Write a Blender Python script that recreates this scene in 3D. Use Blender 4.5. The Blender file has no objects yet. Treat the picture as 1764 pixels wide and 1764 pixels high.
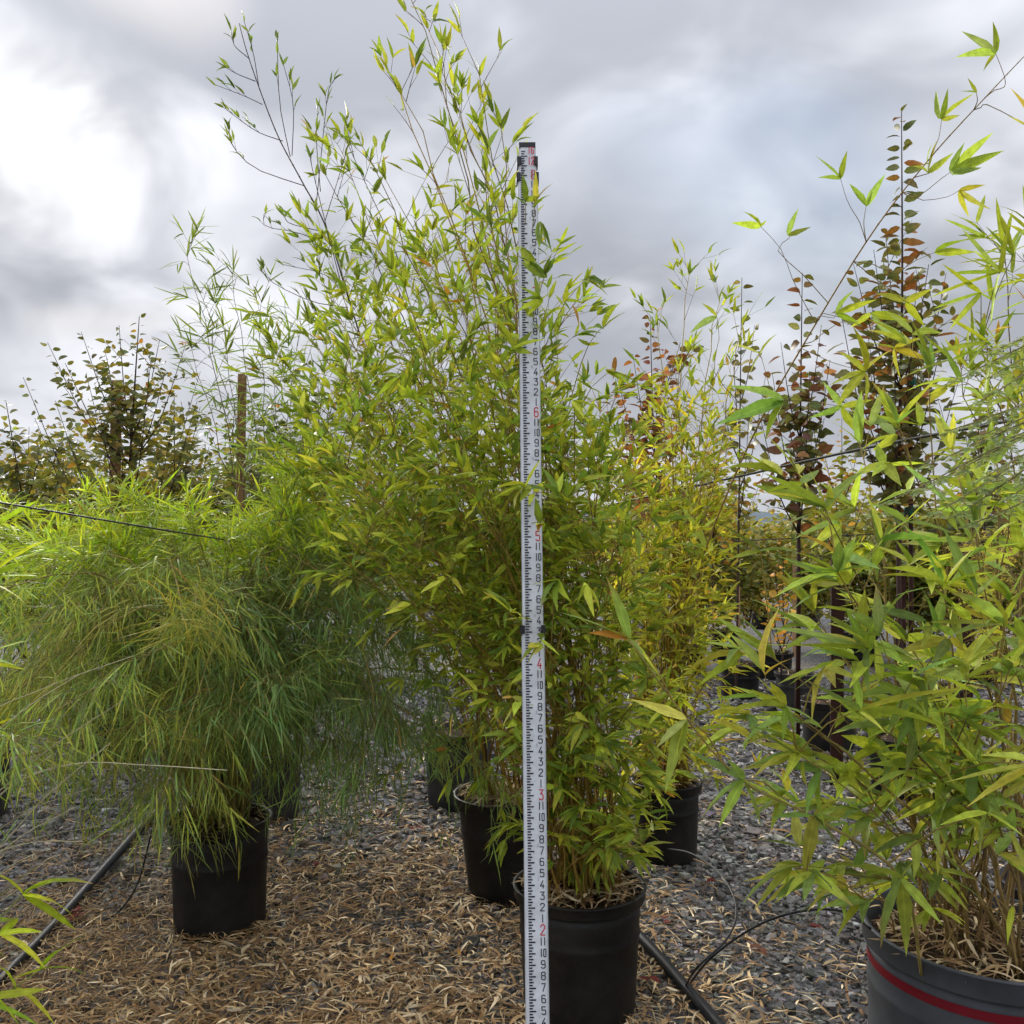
import bpy, math, random
import numpy as np
from mathutils import Matrix, Vector

# ------------------------------------------------------------------ camera, world, sun, exposure
F, CX, HY, CAMH = 1600.0, 882.0, 905.0, 1.545      # focal length and horizon in photo pixels, eye height
sc = bpy.context.scene
col = sc.collection
cam_d = bpy.data.cameras.new('camera')
cam_d.sensor_width = 36.0
cam_d.lens = 36.0 * F / 1764.0
cam_d.shift_y = (HY - 882.0) / 1764.0
cam_d.clip_start, cam_d.clip_end = 0.05, 9000.0
cam = bpy.data.objects.new('camera', cam_d)
cam.location = (0, 0, CAMH)
cam.rotation_euler = (math.radians(90), 0, 0)
col.objects.link(cam)
sc.camera = cam

SUN_AZ, SUN_EL = math.radians(-27.5), math.radians(21.0)      # azimuth from +Y towards +X
SUN_DIR = Vector((math.sin(SUN_AZ) * math.cos(SUN_EL), math.cos(SUN_AZ) * math.cos(SUN_EL), math.sin(SUN_EL)))

def build_world():
    w = bpy.data.worlds.new('World'); sc.world = w; w.use_nodes = True
    nt = w.node_tree; nt.nodes.clear(); N, L = nt.nodes.new, nt.links.new
    def math_(op, a, b=None, clamp=False):
        n = N('ShaderNodeMath'); n.operation = op; n.use_clamp = clamp
        for i, v in enumerate((a, b)):
            if v is None: continue
            if isinstance(v, (int, float)): n.inputs[i].default_value = v
            else: L(v, n.inputs[i])
        return n.outputs[0]
    def mix(f, a, b):
        n = N('ShaderNodeMix'); n.data_type = 'RGBA'; n.clamp_factor = True
        if isinstance(f, (int, float)): n.inputs[0].default_value = f
        else: L(f, n.inputs[0])
        for i, v in ((6, a), (7, b)):
            if isinstance(v, tuple): n.inputs[i].default_value = v + (1,)
            else: L(v, n.inputs[i])
        return n.outputs[2]
    def ramp(v, a, b):
        n = N('ShaderNodeMapRange'); n.interpolation_type = 'SMOOTHSTEP'
        L(v, n.inputs[0]); n.inputs[1].default_value = a; n.inputs[2].default_value = b
        return n.outputs[0]
    tc = N('ShaderNodeTexCoord'); sp = N('ShaderNodeSeparateXYZ'); L(tc.outputs['Generated'], sp.inputs[0])
    z = math_('MAXIMUM', sp.outputs[2], 0.0)
    zz = math_('ADD', z, 0.42)
    u, v = math_('DIVIDE', sp.outputs[0], zz), math_('DIVIDE', sp.outputs[1], zz)
    def noise(sx, sy, ox, oy, scale, detail, rough, dist):
        cb = N('ShaderNodeCombineXYZ')
        L(math_('ADD', math_('MULTIPLY', u, sx), ox), cb.inputs[0]); L(math_('ADD', math_('MULTIPLY', v, sy), oy), cb.inputs[1])
        n = N('ShaderNodeTexNoise'); n.inputs['Scale'].default_value = scale; n.inputs['Detail'].default_value = detail
        n.inputs['Roughness'].default_value = rough; n.inputs['Distortion'].default_value = dist
        L(cb.outputs[0], n.inputs['Vector']); return n.outputs[0]
    n0 = noise(0.75, 1.0, 2.91, 11.62, 1.15, 2, 0.45, 0.2)
    n1 = noise(0.8, 1.0, 18.69, 16.54, 2.3, 3.0, 0.45, 0.3)
    n2 = noise(1.0, 1.0, 10.3, 1.75, 4.6, 3.5, 0.52, 0.5)
    n3 = noise(1.0, 1.0, 10.4, 6.31, 1.9, 2, 0.45, 0.3)
    t = ramp(math_('ADD', math_('ADD', math_('MULTIPLY', n1, 0.48), math_('MULTIPLY', n0, 0.24)), math_('MULTIPLY', n2, 0.28)), 0.425, 0.63)
    cloud = mix(t, (0.150, 0.158, 0.179), (0.355, 0.362, 0.384))
    sky = N('ShaderNodeTexSky'); sky.sky_type = 'NISHITA'; sky.sun_disc = False
    sky.sun_elevation = SUN_EL; sky.sun_rotation = SUN_AZ; sky.dust_density = 1.5
    sm = N('ShaderNodeVectorMath'); sm.operation = 'SCALE'; L(sky.outputs[0], sm.inputs[0]); sm.inputs[3].default_value = 0.05
    hole = math_('MULTIPLY', math_('MULTIPLY', ramp(n3, 0.56, 0.72), 0.38), ramp(z, 0.12, 0.32))
    c = mix(hole, cloud, sm.outputs[0])
    # thinner, brighter cloud around the veiled sun
    dp = N('ShaderNodeVectorMath'); dp.operation = 'DOT_PRODUCT'; L(tc.outputs['Generated'], dp.inputs[0]); dp.inputs[1].default_value = SUN_DIR
    d0 = math_('MAXIMUM', dp.outputs['Value'], 0.0)
    g1 = math_('POWER', d0, 300.0); g2 = math_('POWER', d0, 16.0)
    thin = math_('ADD', math_('MULTIPLY', ramp(n2, 0.35, 0.62), 0.75), 0.45)
    glow = math_('MULTIPLY', math_('ADD', math_('MULTIPLY', g1, 0.20), math_('MULTIPLY', g2, 0.012)), thin)
    ad = N('ShaderNodeMix'); ad.data_type = 'RGBA'; ad.blend_type = 'ADD'; ad.inputs[0].default_value = 1.0
    gc = N('ShaderNodeVectorMath'); gc.operation = 'SCALE'; gc.inputs[0].default_value = (1.0, 0.97, 0.90); L(glow, gc.inputs[3])
    L(c, ad.inputs[6]); L(gc.outputs[0], ad.inputs[7])
    # pale air low down
    hz = math_('POWER', math_('SUBTRACT', 1.0, z), 9.0)
    c2 = mix(math_('MULTIPLY', hz, 0.55), ad.outputs[2], (0.355, 0.364, 0.387))
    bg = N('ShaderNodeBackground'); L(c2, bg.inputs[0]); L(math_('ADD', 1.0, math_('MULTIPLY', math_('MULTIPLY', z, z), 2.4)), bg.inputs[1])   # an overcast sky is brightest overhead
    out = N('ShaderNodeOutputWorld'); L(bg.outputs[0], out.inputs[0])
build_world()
sun_d = bpy.data.lights.new('sun', 'SUN'); sun_d.energy = 2.0; sun_d.angle = math.radians(15); sun_d.color = (1.0, 0.955, 0.88)
sun = bpy.data.objects.new('sun', sun_d); col.objects.link(sun)
sun.rotation_euler = SUN_DIR.to_track_quat('Z', 'Y').to_euler()
vs = sc.view_settings
vs.view_transform, vs.look, vs.exposure, vs.gamma, vs.use_curve_mapping = 'Standard', 'None', 1.27, 1.0, False
sc.cycles.max_bounces = 7; sc.cycles.diffuse_bounces = 5; sc.cycles.transmission_bounces = 5; sc.cycles.use_adaptive_sampling = True; sc.cycles.adaptive_threshold = 0.03; sc.cycles.transparent_max_bounces = 4
sc.cycles.use_denoising = True

# ------------------------------------------------------------------ helpers
rng = np.random.default_rng(7)
random.seed(7)
def P(px, py, D):                       # a place seen at a photo pixel, D metres ahead
    return np.array(((px - CX) / F * D, D, CAMH - (py - HY) / F * D))
def G(px, py, z=0.0):                   # the same on the ground
    D = (CAMH - z) * F / (py - HY)
    return np.array(((px - CX) / F * D, D, z))
def U(a, b, n=None): return rng.uniform(a, b, n)
def unit(v):
    v = np.asarray(v, float); return v / np.maximum(np.linalg.norm(v, axis=-1, keepdims=True), 1e-9)

def mesh(name, V, T, C=None, smooth=True, quads=None):
    V = np.asarray(V, np.float32).reshape(-1, 3); T = np.asarray(T, np.int32).reshape(-1, 3)
    me = bpy.data.meshes.new(name)
    nq = 0 if quads is None else len(quads)
    me.vertices.add(len(V)); me.vertices.foreach_set('co', V.ravel())
    loops = T.ravel() if nq == 0 else np.concatenate([T.ravel(), np.asarray(quads, np.int32).ravel()])
    tot = np.concatenate([np.full(len(T), 3, np.int32), np.full(nq, 4, np.int32)])
    me.loops.add(len(loops)); me.loops.foreach_set('vertex_index', loops.astype(np.int32))
    me.polygons.add(len(tot))
    st = np.concatenate([[0], np.cumsum(tot)[:-1]]).astype(np.int32)
    me.polygons.foreach_set('loop_start', st)
    me.polygons.foreach_set('use_smooth', np.full(len(tot), smooth))
    if C is not None:
        at = me.attributes.new('col', 'FLOAT_COLOR', 'POINT')
        C = np.asarray(C, np.float32)
        if C.shape[1] == 3: C = np.concatenate([C, np.ones((len(C), 1), np.float32)], 1)
        at.data.foreach_set('color', np.ascontiguousarray(C).ravel())
    me.update(calc_edges=True); me.validate()
    return me
def obj(name, me, mat, parent=None, kind=None, label=None):
    o = bpy.data.objects.new(name, me); col.objects.link(o)
    if mat is not None and me is not None and not me.materials: me.materials.append(mat)
    if parent is not None: o.parent = parent
    if kind: o['kind'] = kind
    if label: o['label'] = label
    return o
def tag(o, label, cat, group=None):
    o['label'] = label; o['category'] = cat
    if group: o['group'] = group
    return o
def thing(name, label, cat, loc=(0, 0, 0), group=None):
    o = bpy.data.objects.new(name, None); col.objects.link(o); o.empty_display_size = 0.1
    o.location = tuple(float(a) for a in loc)
    return tag(o, label, cat, group)
def origin(o): return np.array(o.location)

# ---- materials
def mat_new(name):
    m = bpy.data.materials.new(name); m.use_nodes = True
    nt = m.node_tree; b = nt.nodes['Principled BSDF']
    return m, nt, b
def mat_plain(name, c, rough=0.6, spec=0.4, noise=0.0, nscale=20.0, bump=0.0, bscale=200.0, metallic=0.0, c2=None):
    m, nt, b = mat_new(name)
    b.inputs['Base Color'].default_value = tuple(c) + (1,)
    b.inputs['Roughness'].default_value = rough; b.inputs['Specular IOR Level'].default_value = spec; b.inputs['Metallic'].default_value = metallic
    tc = nt.nodes.new('ShaderNodeTexCoord')
    if noise > 0 or c2:
        n = nt.nodes.new('ShaderNodeTexNoise'); n.inputs['Scale'].default_value = nscale; n.inputs['Detail'].default_value = 6; n.inputs['Roughness'].default_value = 0.65
        nt.links.new(tc.outputs['Object'], n.inputs['Vector'])
        r = nt.nodes.new('ShaderNodeValToRGB')
        lo = tuple(x * (1 - noise) for x in c); hi = c2 if c2 else tuple(x * (1 + noise) for x in c)
        r.color_ramp.elements[0].position = 0.3; r.color_ramp.elements[1].position = 0.72
        r.color_ramp.elements[0].color = lo + (1,); r.color_ramp.elements[1].color = tuple(hi) + (1,)
        nt.links.new(n.outputs[0], r.inputs[0]); nt.links.new(r.outputs[0], b.inputs['Base Color'])
    if bump > 0:
        n2 = nt.nodes.new('ShaderNodeTexNoise'); n2.inputs['Scale'].default_value = bscale; n2.inputs['Detail'].default_value = 4
        nt.links.new(tc.outputs['Object'], n2.inputs['Vector'])
        bp = nt.nodes.new('ShaderNodeBump'); bp.inputs['Strength'].default_value = bump; bp.inputs['Distance'].default_value = 0.01
        nt.links.new(n2.outputs[0], bp.inputs['Height']); nt.links.new(bp.outputs[0], b.inputs['Normal'])
    return m
def mat_attr(name, rough=0.5, spec=0.35, translucent=0.0, tint=(1.1, 1.05, 0.5), bump=0.0):
    """colour from the pieces' own 'col' attribute, with thin-leaf translucency"""
    m, nt, b = mat_new(name); N, L = nt.nodes.new, nt.links.new
    a = N('ShaderNodeAttribute'); a.attribute_name = 'col'
    tc = N('ShaderNodeNewGeometry'); n = N('ShaderNodeTexNoise'); n.inputs['Scale'].default_value = 45; n.inputs['Detail'].default_value = 3
    L(tc.outputs['Position'], n.inputs['Vector'])
    mr = N('ShaderNodeMapRange'); L(n.outputs[0], mr.inputs[0]); mr.inputs[1].default_value = 0.3; mr.inputs[2].default_value = 0.7; mr.inputs[3].default_value = 0.78; mr.inputs[4].default_value = 1.2
    vm = N('ShaderNodeVectorMath'); vm.operation = 'SCALE'; L(a.outputs['Color'], vm.inputs[0]); L(mr.outputs[0], vm.inputs[3])
    mid = N('ShaderNodeMapRange'); L(a.outputs['Alpha'], mid.inputs[0]); mid.inputs[1].default_value = 0.0; mid.inputs[2].default_value = 0.16; mid.inputs[3].default_value = 1.28; mid.inputs[4].default_value = 1.0
    vm2 = N('ShaderNodeVectorMath'); vm2.operation = 'SCALE'; L(vm.outputs[0], vm2.inputs[0]); L(mid.outputs[0], vm2.inputs[3]); vm = vm2
    L(vm.outputs[0], b.inputs['Base Color']); b.inputs['Roughness'].default_value = rough; b.inputs['Specular IOR Level'].default_value = spec
    if translucent > 0:
        t = N('ShaderNodeBsdfTranslucent')
        tm = N('ShaderNodeVectorMath'); tm.operation = 'MULTIPLY'; L(vm.outputs[0], tm.inputs[0]); tm.inputs[1].default_value = tint; L(tm.outputs[0], t.inputs[0])
        mx = N('ShaderNodeMixShader'); mx.inputs[0].default_value = translucent
        L(b.outputs[0], mx.inputs[1]); L(t.outputs[0], mx.inputs[2]); L(mx.outputs[0], nt.nodes['Material Output'].inputs[0])
    return m
M = {}
M['leaf'] = mat_attr('bamboo_leaf', 0.52, 0.2, 0.40, (1.12, 1.10, 0.6))
M['broad'] = mat_attr('tree_leaf', 0.5, 0.35, 0.30, (1.2, 1.1, 0.5))
M['stem'] = mat_attr('stem', 0.6, 0.1, 0.0)
M['litter'] = mat_attr('litter', 0.8, 0.15, 0.12, (1, 0.9, 0.7))
M['stone'] = mat_attr('stone', 0.85, 0.25, 0.0)
M['pot'] = mat_plain('black_plastic', (0.0045, 0.0045, 0.0055), 0.5, 0.25, 0.3, 6, 0.12, 45, c2=(0.024, 0.022, 0.019))
M['pot_old'] = mat_plain('weathered_black_plastic', (0.016, 0.016, 0.018), 0.6, 0.35, 0.4, 7, 0.1, 60, c2=(0.05, 0.047, 0.043))
M['pot_grey'] = mat_plain('grey_plastic', (0.062, 0.067, 0.077), 0.6, 0.3, 0.3, 7, 0.06, 90)
M['red'] = mat_plain('red_band', (0.17, 0.004, 0.012), 0.5, 0.3, 0.12, 12)
M['soil'] = mat_plain('soil', (0.05, 0.032, 0.02), 0.95, 0.1, 0.5, 60, 0.8, 120)
M['white'] = mat_plain('white_enamel', (0.62, 0.64, 0.67), 0.42, 0.4, 0.16, 26, c2=(0.70, 0.73, 0.78))
M['edge'] = mat_plain('staff_side', (0.40, 0.43, 0.46), 0.45, 0.4, 0.1, 15)
M['ink'] = mat_plain('black_ink', (0.012, 0.013, 0.02), 0.5, 0.3)
M['inkred'] = mat_plain('red_ink', (0.52, 0.02, 0.045), 0.5, 0.3)
M['inkgrey'] = mat_plain('grey_ink', (0.28, 0.30, 0.34), 0.5, 0.3)
M['clamp'] = mat_plain('black_clamp', (0.012, 0.012, 0.014), 0.45, 0.4)
M['hose'] = mat_plain('black_hose', (0.014, 0.015, 0.018), 0.55, 0.25, 0.3, 30)
M['wire'] = mat_plain('trellis_cable', (0.035, 0.036, 0.038), 0.5, 0.4)
M['wood'] = mat_plain('stake_wood', (0.20, 0.115, 0.05), 0.85, 0.15, 0.45, 14, 0.5, 60)
M['cane'] = mat_plain('pale_stake', (0.36, 0.22, 0.12), 0.8, 0.15, 0.35, 20)
M['post'] = mat_plain('dark_brown_post', (0.035, 0.014, 0.010), 0.8, 0.2, 0.5, 12, 0.4, 50)
M['tie'] = mat_plain('green_tie', (0.01, 0.10, 0.065), 0.5, 0.3)
M['paper'] = mat_plain('paper_label', (0.72, 0.73, 0.74), 0.6, 0.3)

# ---- tubes
def tube(pts, rad, sides=6, cap=True):
    pts = np.asarray(pts, float); n = len(pts); rad = np.broadcast_to(np.asarray(rad, float), (n,))
    tg = np.gradient(pts, axis=0); tg = unit(tg)
    up = np.array((0.0, 0.0, 1.0)) if abs(tg[0, 2]) < 0.9 else np.array((1.0, 0.0, 0.0))
    V = []
    x = unit(np.cross(tg[0], up))
    a = np.arange(sides) * 2 * math.pi / sides
    for i in range(n):
        x = unit(x - tg[i] * np.dot(x, tg[i])); y = np.cross(tg[i], x)
        V.append(pts[i] + rad[i] * (np.cos(a)[:, None] * x + np.sin(a)[:, None] * y))
    V = np.concatenate(V)
    T = []
    for i in range(n - 1):
        for j in range(sides):
            k = (j + 1) % sides
            p, q, r, s = i * sides + j, i * sides + k, (i + 1) * sides + k, (i + 1) * sides + j
            T += [(p, q, r), (p, r, s)]
    if cap:
        for j in range(1, sides - 1):
            T.append((0, j + 1, j)); b = (n - 1) * sides; T.append((b, b + j, b + j + 1))
    return V, np.array(T, int)
class Soup:                              # several pieces gathered into one mesh
    def __init__(s): s.V, s.T, s.C, s.n = [], [], [], 0
    def add(s, V, T, c=None):
        V = np.asarray(V, float); s.V.append(V); s.T.append(np.asarray(T, int) + s.n); s.n += len(V)
        if c is not None:
            c = np.asarray(c, float); s.C.append(np.broadcast_to(c, (len(V), len(c))) if c.ndim == 1 else c)
    def mesh(s, name, smooth=True, off=None):
        if not s.V: return None
        V = np.concatenate(s.V)
        if off is not None: V = V - off
        return mesh(name, V, np.concatenate(s.T), np.concatenate(s.C) if s.C else None, smooth)
def catmull(pts, n):
    p = np.asarray(pts, float); p = np.vstack([2 * p[0] - p[1], p, 2 * p[-1] - p[-2]])
    m = len(p) - 3; out = []
    for t in np.linspace(0, m - 1e-6, n):
        i = int(t); u = t - i; a, b, c, d = p[i:i + 4]
        out.append(0.5 * (2 * b + (c - a) * u + (2 * a - 5 * b + 4 * c - d) * u * u + (3 * b - a - 3 * c + d) * u ** 3))
    return np.array(out)
def bez(a, b, c, d, n):
    t = np.linspace(0, 1, n)[:, None]
    return (1 - t) ** 3 * a + 3 * (1 - t) ** 2 * t * b + 3 * (1 - t) * t * t * c + t ** 3 * d
def box(cx, cy, cz, sx, sy, sz):
    V = np.array([(x, y, z) for z in (-1, 1) for y in (-1, 1) for x in (-1, 1)], float) * 0.5 * (sx, sy, sz) + (cx, cy, cz)
    Q = [(0, 2, 3, 1), (4, 5, 7, 6), (0, 1, 5, 4), (2, 6, 7, 3), (0, 4, 6, 2), (1, 3, 7, 5)]
    T = []
    for q in Q: T += [(q[0], q[1], q[2]), (q[0], q[2], q[3])]
    return V, np.array(T)
def lathe(prof, seg=40):
    prof = np.asarray(prof, float); n = len(prof); a = np.arange(seg) * 2 * math.pi / seg
    V = np.stack([prof[:, 0, None] * np.cos(a), prof[:, 0, None] * np.sin(a), np.repeat(prof[:, 1, None], seg, 1)], -1).reshape(-1, 3)
    T = []
    for i in range(n - 1):
        for j in range(seg):
            k = (j + 1) % seg; p, q, r, s = i * seg + j, i * seg + k, (i + 1) * seg + k, (i + 1) * seg + j
            T += [(p, q, r), (p, r, s)]
    return V, np.array(T)

# ---- leaves: many blades at once
LANCE = ((0, .10, .36, .68, 1), (.06, .34, .5, .30, 0))       # stations along the blade, half widths
RIBBON = ((0, .12, .45, .75, 1), (.15, .46, .5, .36, 0))
OVATE = ((0, .16, .42, .76, 1), (.04, .40, .5, .30, 0))
def leaf_template(shape, fold, droop, curl=0.0, asp=0.2):
    t, w = (np.array(a, float) for a in shape)
    V, n = [], len(t)
    yy = t * (1 - 0.18 * droop * t); zz = -droop * t * t * 0.8
    for i in range(n):
        if i == n - 1: V.append((0, yy[i], zz[i]))
        else: V += [(-w[i], yy[i], zz[i] + asp * (fold * w[i] + curl * w[i] * t[i])), (0, yy[i], zz[i]), (w[i], yy[i], zz[i] + asp * (fold * w[i] - curl * w[i] * t[i]))]
    T = []
    for i in range(n - 2):
        a, b = 3 * i, 3 * i + 3
        T += [(a, a + 1, b + 1), (a, b + 1, b), (a + 1, a + 2, b + 2), (a + 1, b + 2, b + 1)]
    a = 3 * (n - 2); e = 3 * (n - 1)
    T += [(a, a + 1, e), (a + 1, a + 2, e)]
    ts = np.array([tt for tt in t[:-1] for _ in range(3)] + [1.0])
    return np.array(V), np.array(T), ts
def flat_template(shape, droop, curl=0.0):
    """a narrow blade of four faces, for the thousands too thin to show their fold"""
    t, w = (0, .28, .68, 1), (0, .5, .42, 0)
    if shape is OVATE: t, w = (0, .3, .62, 1), (0, .5, .45, 0)
    y = [a * (1 - .18 * droop * a) for a in t]; z = [-droop * a * a * .8 for a in t]
    V = [(0, 0, 0), (-w[1], y[1], z[1] + curl * .3), (w[1], y[1], z[1]), (-w[2], y[2], z[2]), (w[2], y[2], z[2] + curl * .3), (0, y[3], z[3])]
    return np.array(V), np.array([(0, 2, 1), (1, 2, 4), (1, 4, 3), (3, 4, 5)]), np.array((0, .28, .28, .68, .68, 1.0))
ACR = np.array([1, 0, 1] * 4 + [0.0])[:, None]        # how far a blade's corner lies from its midrib
class Leaves:
    def __init__(s, shape, fold=0.35, flat=False):
        s.shape, s.fold, s.flat = shape, fold, flat
        s.b, s.d, s.L, s.W, s.c, s.k, s.roll, s.tip = [], [], [], [], [], [], [], []
    def add(s, base, d, L, W, c, droop=1, roll=None, tip=None):
        s.b.append(base); s.d.append(d); s.L.append(L); s.W.append(W); s.c.append(c)
        s.k.append(min(3, max(0, droop)) + 4 * int(rng.integers(3)))
        s.roll.append(rng.normal(0, 0.55) if roll is None else roll); s.tip.append(c if tip is None else tip)
    def frames(s):
        d = unit(np.array(s.d)); n = np.array((0, 0, 1.0)) + rng.normal(0, 0.12, d.shape)
        n = unit(n - d * (n * d).sum(1, keepdims=True)); x = np.cross(d, n)
        r = np.array(s.roll)[:, None]
        x2 = x * np.cos(r) + n * np.sin(r); n2 = n * np.cos(r) - x * np.sin(r)
        return x2, d, n2
    def build(s, parent, mat, n_parts, name='leaf', mass='foliage', off=None):
        if not s.b: return
        off = origin(parent) if off is None else off
        b = np.array(s.b) - off; x, d, n = s.frames(); L, W, K = np.array(s.L), np.array(s.W), np.array(s.k)
        C, TC = np.array(s.c), np.array(s.tip)
        asp = float(np.mean(W / L)); dr, cu = (0.02, 0.11, 0.26, 0.44), (-0.35, 0.0, 0.4)
        tpl = [leaf_template(s.shape, s.fold * (0.5 + 1.2 * (k % 3) / 2), dr[k % 4], cu[k % 3], asp) for k in range(12)]
        ftpl = [flat_template(s.shape, dr[k % 4], cu[k % 3] * asp) for k in range(12)] if s.flat else tpl
        mid = np.array(s.b) + d * L[:, None] * 0.5
        D = mid[:, 1]; px = CX + F * mid[:, 0] / D; py = HY - F * (mid[:, 2] - CAMH) / D
        vis = (px > 0) & (px < 1764) & (py > 0) & (py < 1764) & (D > 0.3)
        cell = {}
        for i in np.nonzero(vis)[0]:
            key = (int(px[i] // 9), int(py[i] // 9))
            if key not in cell or D[i] < D[cell[key]]: cell[key] = i
        cand = np.array(sorted(cell.values()), int)
        part = np.zeros(len(b), bool)
        if len(cand) and n_parts:
            area = (L * W / D ** 2)[cand]
            part[cand[np.argsort(-area)[:n_parts]]] = True
        # each large leaf is an object; leaves of one form and colour share their mesh
        cache = {}
        for i in np.nonzero(part)[0]:
            q = tuple(np.round(C[i] * 24).astype(int)) + tuple(np.round(TC[i] * 8).astype(int)) + (int(K[i]),)
            if q not in cache:
                V, T, ts = tpl[K[i]]
                cc = C[i] + (TC[i] - C[i]) * (np.clip(ts - 0.5, 0, 1) * 2)[:, None] ** 1.5
                cc = np.concatenate([cc, ACR if len(cc) == 13 else np.ones((len(cc), 1))], 1)
                me = mesh(name, V, T, cc); me.materials.append(mat); cache[q] = me
            o = bpy.data.objects.new(name, cache[q]); col.objects.link(o); o.parent = parent
            R = np.eye(4); R[:3, 0] = x[i] * W[i]; R[:3, 1] = d[i] * L[i]; R[:3, 2] = n[i] * L[i]; R[:3, 3] = b[i]
            o.matrix_basis = Matrix(R.tolist())
        rest = ~part
        sp = Soup()
        for k in range(12):
            i = np.nonzero(rest & (K == k))[0]
            if not len(i): continue
            V, T, ts = ftpl[k]
            X = b[i][:, None] + V[None, :, 0:1] * (x[i] * W[i][:, None])[:, None] + V[None, :, 1:2] * (d[i] * L[i][:, None])[:, None] + V[None, :, 2:3] * (n[i] * L[i][:, None])[:, None]
            cc = C[i][:, None] + (TC[i] - C[i])[:, None] * ((np.clip(ts - 0.5, 0, 1) * 2) ** 1.5)[None, :, None]
            TT = (T[None] + (np.arange(len(i)) * len(V))[:, None, None]).reshape(-1, 3)
            al = np.broadcast_to((ACR if len(V) == 13 else np.ones((len(V), 1)))[None], cc.shape[:2] + (1,)); cc = np.concatenate([cc, al], 2)
            sp.add(X.reshape(-1, 3), TT, cc.reshape(-1, 4))
        if sp.V: obj(mass, sp.mesh(mass), mat, parent, kind='stuff')
def shade(pal, s=0.16):
    c = np.array(pal[int(rng.integers(len(pal)))]); return np.array((1.50, 1.44, 1.45)) * c * np.exp(rng.normal(0, s)) * np.exp(rng.normal(0, 0.05, 3))

# ------------------------------------------------------------------ setting: ground, gravel, litter, hills
def build_ground():
    m, nt, b = mat_new('gravel_ground'); N, L = nt.nodes.new, nt.links.new
    tc = N('ShaderNodeTexCoord')
    v = N('ShaderNodeTexVoronoi'); v.inputs['Scale'].default_value = 42; L(tc.outputs['Object'], v.inputs['Vector'])
    r = N('ShaderNodeValToRGB'); L(v.outputs['Color'], r.inputs[0])
    e = r.color_ramp.elements; e[0].color = (0.06, 0.06, 0.062, 1); e[1].color = (0.27, 0.27, 0.272, 1)
    n = N('ShaderNodeTexNoise'); n.inputs['Scale'].default_value = 0.9; n.inputs['Detail'].default_value = 8; n.inputs['Roughness'].default_value = 0.7; L(tc.outputs['Object'], n.inputs['Vector'])
    mr = N('ShaderNodeMapRange'); L(n.outputs[0], mr.inputs[0]); mr.inputs[1].default_value = 0.50; mr.inputs[2].default_value = 0.66; mr.inputs[4].default_value = 0.7
    mx = N('ShaderNodeMix'); mx.data_type = 'RGBA'; L(mr.outputs[0], mx.inputs[0]); L(r.outputs[0], mx.inputs[6]); mx.inputs[7].default_value = (0.20, 0.14, 0.08, 1)
    L(mx.outputs[2], b.inputs['Base Color']); b.inputs['Roughness'].default_value = 0.9; b.inputs['Specular IOR Level'].default_value = 0.2
    bp = N('ShaderNodeBump'); bp.inputs['Distance'].default_value = 0.02; bp.inputs['Strength'].default_value = 0.8; bp.invert = True
    L(v.outputs['Distance'], bp.inputs['Height']); L(bp.outputs[0], b.inputs['Normal'])
    g = mesh('ground', [(-3000, -40, 0), (3000, -40, 0), (3000, 6000, 0), (-3000, 6000, 0)], [(0, 1, 2), (0, 2, 3)])
    o = obj('ground', g, m); o['kind'] = 'structure'; o['label'] = 'dark grey gravel yard strewn with dry leaves'
build_ground()

def litter_density(x, y):
    """how thickly the fallen bamboo leaves lie: heaped round the left and middle pots, thin to the right"""
    d = 1.15 * np.exp(-(np.where(x > -0.75, (x + 0.75) / 1.0, (x + 0.75) / 1.3)) ** 2 - ((y - 3.15) / 1.4) ** 2) + 0.07 * np.exp(-((x - 0.9) / 0.5) ** 2 - ((y - 2.55) / 0.5) ** 2)
    w = np.sin(x * 5.1 + 1.3 * np.sin(y * 3.7)) * np.sin(y * 4.3 + x * 2.1) + 0.6 * np.sin(x * 11 + y * 7.3) * np.sin(y * 13 - x * 5)
    return np.clip(d + 0.05 + 0.34 * w * np.clip(d * 3, 0.3, 1), 0.015, 1.0)

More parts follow.
